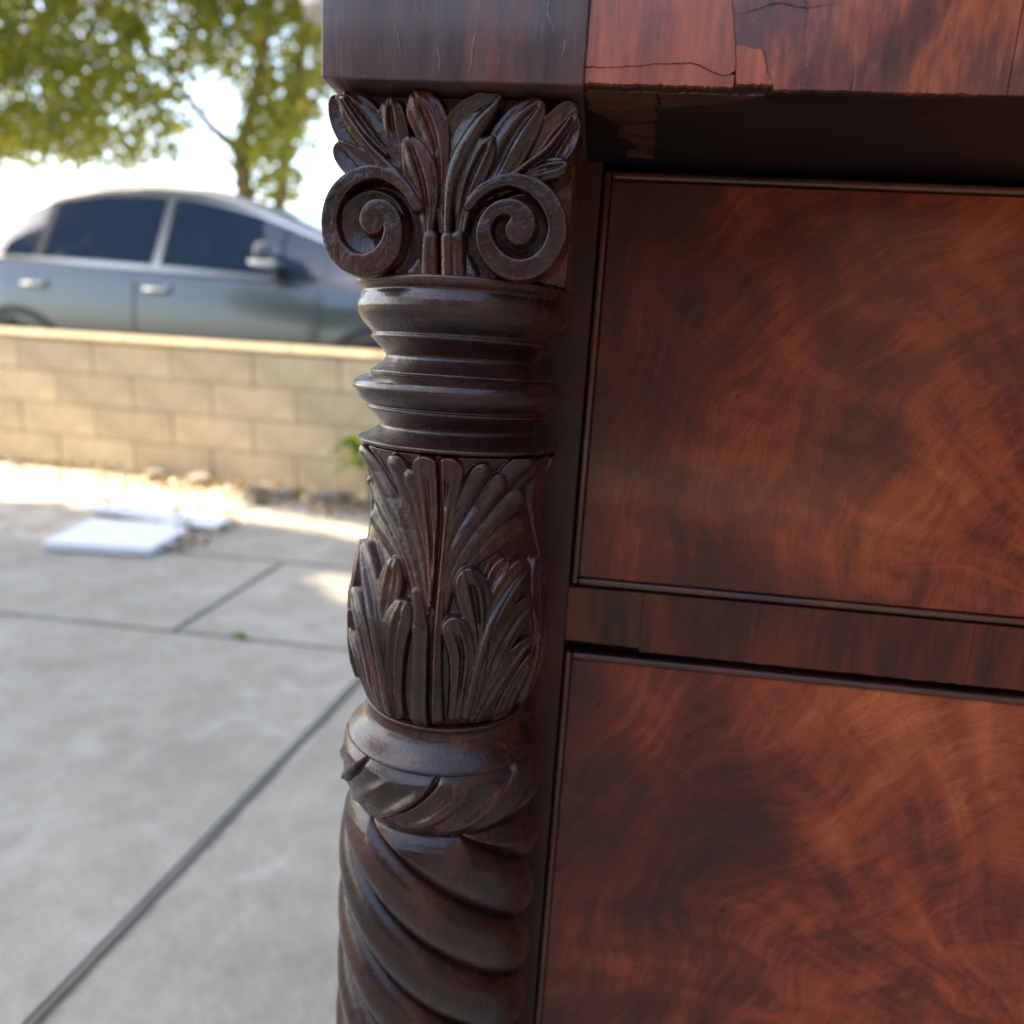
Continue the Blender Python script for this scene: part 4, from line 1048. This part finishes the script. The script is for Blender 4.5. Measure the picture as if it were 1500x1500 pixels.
tree = tag(empty('broadleaf_tree', (-4.15, 8.5, .2)), 'leafy tree with forked reddish trunk and sunlit yellow green leaves behind the car', 'tree')
T0 = Vector((4.15, -8.5, -.2))
def tl(P): return [Vector(p) + T0 for p in P]
bm = bmesh.new()
tube(bm, tl([(-4.15, 8.5, .2), (-4.18, 8.5, 1.2), (-4.20, 8.45, 2.4), (-4.26, 8.4, 3.0)]), [.16, .13, .105, .09], 10)
trunk = link('trunk', bm_mesh('trunk', bm, True), M['bark'], tree)
for P, r_ in (([(-4.26, 8.4, 3.0), (-4.55, 8.3, 3.22), (-4.80, 8.3, 3.50), (-5.2, 8.2, 3.95), (-5.8, 8.0, 4.4)], [.06, .045, .035, .028, .015]),
              ([(-4.26, 8.4, 3.0), (-4.15, 8.5, 3.5), (-4.0, 8.5, 4.2), (-3.9, 8.6, 5.2), (-3.9, 8.6, 6.3)], [.085, .075, .06, .05, .02]),
              ([(-4.25, 8.4, 2.7), (-4.55, 8.5, 3.05), (-4.95, 8.5, 3.35), (-5.4, 8.4, 3.55)], [.03, .024, .018, .01]),
              ([(-4.18, 8.5, 1.3), (-3.85, 8.5, 2.2), (-3.72, 8.45, 3.1), (-3.55, 8.4, 4.0), (-3.2, 8.4, 5.0)], [.10, .085, .07, .055, .03]),
              ([(-3.72, 8.45, 3.1), (-3.35, 8.3, 3.55), (-2.9, 8.2, 3.9)], [.035, .025, .012])):
    bm = bmesh.new(); tube(bm, tl(P), r_, 8); link('limb', bm_mesh('limb', bm, True), M['bark'], trunk)
CROWN = [(-9.5, 8.2), (-1.2, 8.2), (-1.2, 4.6), (-2.3, 4.35), (-3.15, 4.14), (-3.23, 3.38), (-3.45, 3.3), (-3.49, 3.05), (-3.57, 2.45), (-4.02, 2.45), (-4.14, 2.55), (-4.16, 2.8), (-4.1, 3.02), (-4.12, 3.49), (-4.35, 3.85), (-4.86, 3.78), (-4.85, 3.26), (-5.0, 2.95), (-5.29, 2.9), (-5.4, 2.72), (-5.59, 2.68), (-5.9, 2.8), (-6.51, 2.72), (-7.21, 2.8), (-9.5, 2.9)]
cc = np.stack([rng.uniform(-9.5, -1.2, 16000), rng.uniform(2.3, 8.0, 16000)], -1)
cc = cc[in_poly(cc[:, 0], cc[:, 1], CROWN)][:3150]
cy = rng.uniform(7.5, 9.6, len(cc))
s_ = (cy + .42) / 8.72                                        # keep each clump's direction while giving the crown depth
cl = np.stack([.0758 + (cc[:, 0] - .0758) * s_, cy, .8 + (cc[:, 1] - .8) * s_], -1)
npc = 18
cen = (np.repeat(cl, npc, 0) + rng.normal(size=(len(cl) * npc, 3)) * [.13, .16, .11])
thin = lumps((70, 50), 4, 77)
tint = np.clip(np.repeat(rng.uniform(-.15, .75, len(cl)), npc) + rng.normal(size=len(cen)) * .20 + .06 * (cen[:, 2] - 3.5), 0, 1)
tag(leaf_mass('crown', M['leaf'], tree, cen - [-4.15, 8.5, .2], .145, tint), kind='stuff')

# unseen tree added at left to shade the driveway, crown cut for sun patches
LIT0 = [[(-4.2, 3.95), (-3.0, 3.80), (-2.55, 3.74), (-1.95, 3.60), (-1.78, 3.45), (-1.86, 3.22), (-1.62, 3.10), (-1.36, 2.99), (-.95, 2.86), (-.3, 2.74), (-.3, 2.55), (-.9, 2.66), (-1.25, 2.755), (-1.69, 2.80), (-2.09, 2.83), (-4.2, 2.90)],
        [(-.93, 2.03), (-.3, 2.28), (-.3, 1.76), (-.80, 1.90)]]
TC = Vector((-1.3, .7, 0)) + SUN * 15
shade = tag(empty('added_shade_tree', (TC.x, TC.y, -.02)), 'unseen dark tree added left of the driveway to shade it, crown opened for sun patches', 'tree')
n = 26000
pp = rng.normal(size=(n, 3)); pp /= np.linalg.norm(pp, axis=1)[:, None]
pp *= (rng.uniform(0, 1, n) ** (1 / 2.6))[:, None] * [4.6, 4.9, 3.6]
pp += np.array(TC)
sd = np.array(SUN)
keep = np.ones(n, bool)
for zl, polys in ((0.0, LIT0), (.84, [[(-4.2, 3.72), (-.2, 3.42), (-.2, 3.78), (-4.2, 4.12)]])):
    g = pp - sd * ((pp[:, 2] - zl) / sd[2])[:, None]
    for P in polys:
        cx = sum(p[0] for p in P) / len(P)
        for ox, oy in ((0, 0), (.13, 0), (-.13, 0), (0, .10), (0, -.10), (.09, .08), (-.09, -.08)):
            keep &= ~in_poly(g[:, 0] + ox, g[:, 1] + oy, P)  # drop crown leaves that would block sun from the lit outlines
pp = pp[keep]
tag(leaf_mass('crown', M['leafshade'], shade, pp - [TC.x, TC.y, -.02], .46, rng.uniform(0, 1, len(pp))), kind='stuff')
bm = bmesh.new(); tube(bm, [(0, 0, 0), (.1, .05, 4), (0, .1, 8), (.1, 0, 12)], [.38, .28, .22, .1], 12); link('trunk', bm_mesh('trunk', bm, True), M['bark'], shade)

gt = tag(empty('garden_tree', (-6.6, -3.4, -.02)), 'small round sunlit tree by the house corner outside the picture', 'tree')
bm = bmesh.new(); tube(bm, [(0, 0, 0), (.05, 0, 1.2), (0, .05, 2.6)], [.10, .08, .05], 10); link('trunk', bm_mesh('trunk', bm, True), M['bark'], gt)
pp = rng.normal(size=(7000, 3)); pp /= np.linalg.norm(pp, axis=1)[:, None]; pp *= (rng.uniform(0, 1, 7000) ** .45)[:, None] * [1.7, 1.6, 1.5]
tag(leaf_mass('crown', M['leaf'], gt, pp + [0, 0, 3.2], .15, rng.uniform(0, .9, 7000)), kind='stuff')

# unseen house added behind the camera to keep sky light off the chest
house = tag(empty('house', (0.5, -6.5, -.02)), 'unseen stucco house with a garage door, added behind the camera to block sky light', 'house')
boxobj('wall', M['stucco'], house, -7, 8, -6, 0, 0, 3.1)
boxobj('wing', M['stucco'], house, 1.35, 7.5, .0005, 7.4, 0, 3.0)  # added at the right to block light on that side of the column
boxobj('wing_roof', M['rooft'], house, 1.0, 7.8, .72, 7.8, 3.001, 3.15, .02)
gd = boxobj('garage_door', M['garage'], house, -2.6, 2.6, .002, .05, 0, 2.2, .01)
for k in range(4): boxobj('panel', M['garage'], gd, -2.5, 2.5, .0505, .065, .05 + k * .54, .52 + k * .54, .01)
bm = bmesh.new()
vs = [bm.verts.new(v) for v in [(-7.5, .7, 3.0), (8.5, .7, 3.0), (8.5, -6.7, 3.0), (-7.5, -6.7, 3.0), (-7.5, -3, 4.7), (8.5, -3, 4.7)]]
for f in ((0, 1, 5, 4), (2, 3, 4, 5), (1, 2, 5), (3, 0, 4), (3, 2, 1, 0)): bm.faces.new([vs[k] for k in f])
link('roof', bm_mesh('roof', bm), M['rooft'], house)

# ================================================================== SMALL THINGS
# utility pole with transformer, beyond the tree
pole = tag(empty('utility_pole', (-2.13, 7.0, .2)), 'timber utility pole carrying a grey steel transformer beyond the tree', 'utility pole')
bm = bmesh.new(); tube(bm, [(0, 0, 0), (0, 0, 8)], [.12, .10], 14); link('post', bm_mesh('post', bm, True), M['pole'], pole)
bm = bmesh.new()
tube(bm, [(-.50, 0, 3.62), (-.50, 0, 3.66), (-.50, 0, 4.60), (-.50, 0, 4.64)], [.25, .28, .28, .22], 20)
link('transformer', bm_mesh('transformer', bm), M['can'], pole)
boxobj('bracket', M['galv'], pole, -.24, -.10, -.04, .04, 4.0, 4.3, .005)
bm = bmesh.new(); box(bm, -.9, .9, -.18, -.10, 7.3, 7.42, .01); link('crossarm', bm_mesh('crossarm', bm), M['pole'], pole)

# stones and fallen leaves along the foot of the wall
ROCKS = [(-1.72, 3.44, .10, 'pale stone at the wall foot nearest the bright sunlit patch'), (-1.55, 3.40, .085, 'brown grey stone second from the sunlit patch along the wall foot'), (-1.40, 3.42, .07, 'small dark stone between larger ones at the wall foot'),
         (-1.28, 3.37, .12, 'largest pale stone in the row at the wall foot'), (-1.10, 3.36, .09, 'grey stone just left of the green weed at the wall foot'), (-.96, 3.33, .10, 'stone under the green weed at the wall foot'),
         (-1.62, 3.24, .055, 'little stone lying forward of the row near the sunlight'), (-2.15, 3.56, .10, 'sunlit stone against the wall at the left'), (-2.45, 3.60, .085, 'sunlit stone farthest left against the wall'), (-.80, 3.31, .09, 'stone hidden close behind the carved column'), (-1.18, 3.18, .05, 'small flat stone in front of the row')]
for x, y, r_, lab in ROCKS:
    r_ *= .74
    bm = bmesh.new(); bmesh.ops.create_icosphere(bm, subdivisions=2, radius=1)
    ph = [random.uniform(0, 6) for _ in range(6)]
    for v in bm.verts:
        c = v.co
        k = 1 + .16 * math.sin(2.3 * c.x + ph[0]) * math.sin(2.9 * c.y + ph[1]) + .12 * math.sin(4.1 * c.z + ph[2]) + .08 * math.sin(6 * c.x + 5 * c.y + ph[3])
        v.co = Vector((c.x * k * r_ * 1.1, c.y * k * r_ * .85, max(-.3, c.z * k) * r_ * .62 + r_ * .12))
    o = link('stone', bm_mesh('stone', bm, False), M['rock'], None, (x, y + .02, .005)); o.rotation_euler.z = random.uniform(0, 6)
    tag(o, lab, 'stone', 'stones along the foot of the wall')
n = 900
lx = -.3 - 3.3 * rng.beta(1, 2.2, n); ly = 3.05 + rng.beta(2, 1.2, n) * .55 - .105 * (lx + 1.9)
nl = 110
lx = np.concatenate([lx, rng.normal(-1.56, .06, nl // 2), rng.uniform(-2.4, -1.6, nl // 2)]); ly = np.concatenate([ly, rng.uniform(2.15, 2.7, nl // 2), rng.uniform(2.5, 2.95, nl // 2)])
cen = np.stack([lx, ly, .012 + np.abs(rng.normal(size=len(lx))) * .012 + .02 * np.clip(ly - 2.9, 0, 1)], -1)
tag(leaf_mass('leaf_litter', M['litter'], None, cen, .055, rng.uniform(0, 1, len(cen))), 'brown and pale dry leaves scattered along the foot of the wall', None, None, 'stuff')

# white boards lying at the edge of the concrete
def lying(name, pts, z0, z1, lab, cat):
    c = Vector((sum(p[0] for p in pts) / len(pts), sum(p[1] for p in pts) / len(pts), 0))
    bm = bmesh.new(); prism(bm, [(x - c.x, y - c.y) for x, y in pts], 'z', z0, z1)
    bmesh.ops.bevel(bm, geom=list(bm.edges), offset=.004, segments=2, affect='EDGES')
    return tag(link(name, bm_mesh(name, bm), M['board'], None, c), lab, cat, 'white boards left on the ground')
lying('white_board', [(-1.93, 2.05), (-1.53, 2.10), (-1.565, 2.43), (-1.68, 2.50), (-2.02, 2.46)], .003, .034, 'larger white board lying at the edge of the driveway in shade', 'board')
lying('white_board', [(-2.20, 2.66), (-1.50, 2.52), (-1.50, 2.68), (-2.15, 2.84)], .012, .030, 'narrow white board lying on the earth at the sunlight edge', 'board')

# green weed by the wall
def weed(x, y, h, n, lab, spread, lsize):
    e = tag(empty('weed', (x, y, .0)), lab, 'plant')
    stems = bmesh.new(); tips = []
    for k in range(n):
        a = random.uniform(0, 6.28); q = random.uniform(.4, 1) * spread
        p = [(0, 0, .0), (.4 * q * math.cos(a), .4 * q * math.sin(a), h * .45), (q * math.cos(a), q * math.sin(a) * .6, h * random.uniform(.75, 1))]
        tube(stems, p, [.005, .004, .002], 5)
        for t in (.35, .55, .75, .9, 1.0):
            b = Vector(p[1]).lerp(Vector(p[2]), t); tips.append((b, a))
    link('stem', bm_mesh('stem', stems), M['weed'], e)
    st_at = e.children[0].data.attributes.new('tint', 'FLOAT', 'POINT')
    for b, a in tips:
        aa = a + random.uniform(-1.2, 1.2); L = lsize * random.uniform(.7, 1.2); el = random.uniform(-.5, .6)
        d = Vector((math.cos(aa) * math.cos(el), math.sin(aa) * math.cos(el), math.sin(el))); s2 = d.cross(Vector((0, 0, 1))).normalized(); u = s2.cross(d)
        V = []
        for t, wv in ((0, .02), (.25, .30), (.5, .38), (.75, .26), (1, .0)):
            c = b + d * L * t - Vector((0, 0, 1)) * L * .25 * t * t
            V += [c + s2 * L * wv + u * L * .06, c, c - s2 * L * wv + u * L * .06]
        F = []
        for k in range(4): F += [(k * 3, k * 3 + 1, k * 3 + 4, k * 3 + 3), (k * 3 + 1, k * 3 + 2, k * 3 + 5, k * 3 + 4)]
        me = mesh_np('leaf', [tuple(v) for v in V], F)
        at = me.attributes.new('tint', 'FLOAT', 'POINT'); tv = random.random(); at.data.foreach_set('value', [tv] * len(V))
        link('leaf', me, M['weed'], e)
weed(-1.05, 3.36, .42, 6, 'bright green broad leaved weed growing against the wall beside the column', .17, .15)
weed(-.86, 1.44, .012, 3, 'tiny green sprout in the joint of the concrete driveway', .015, .018)
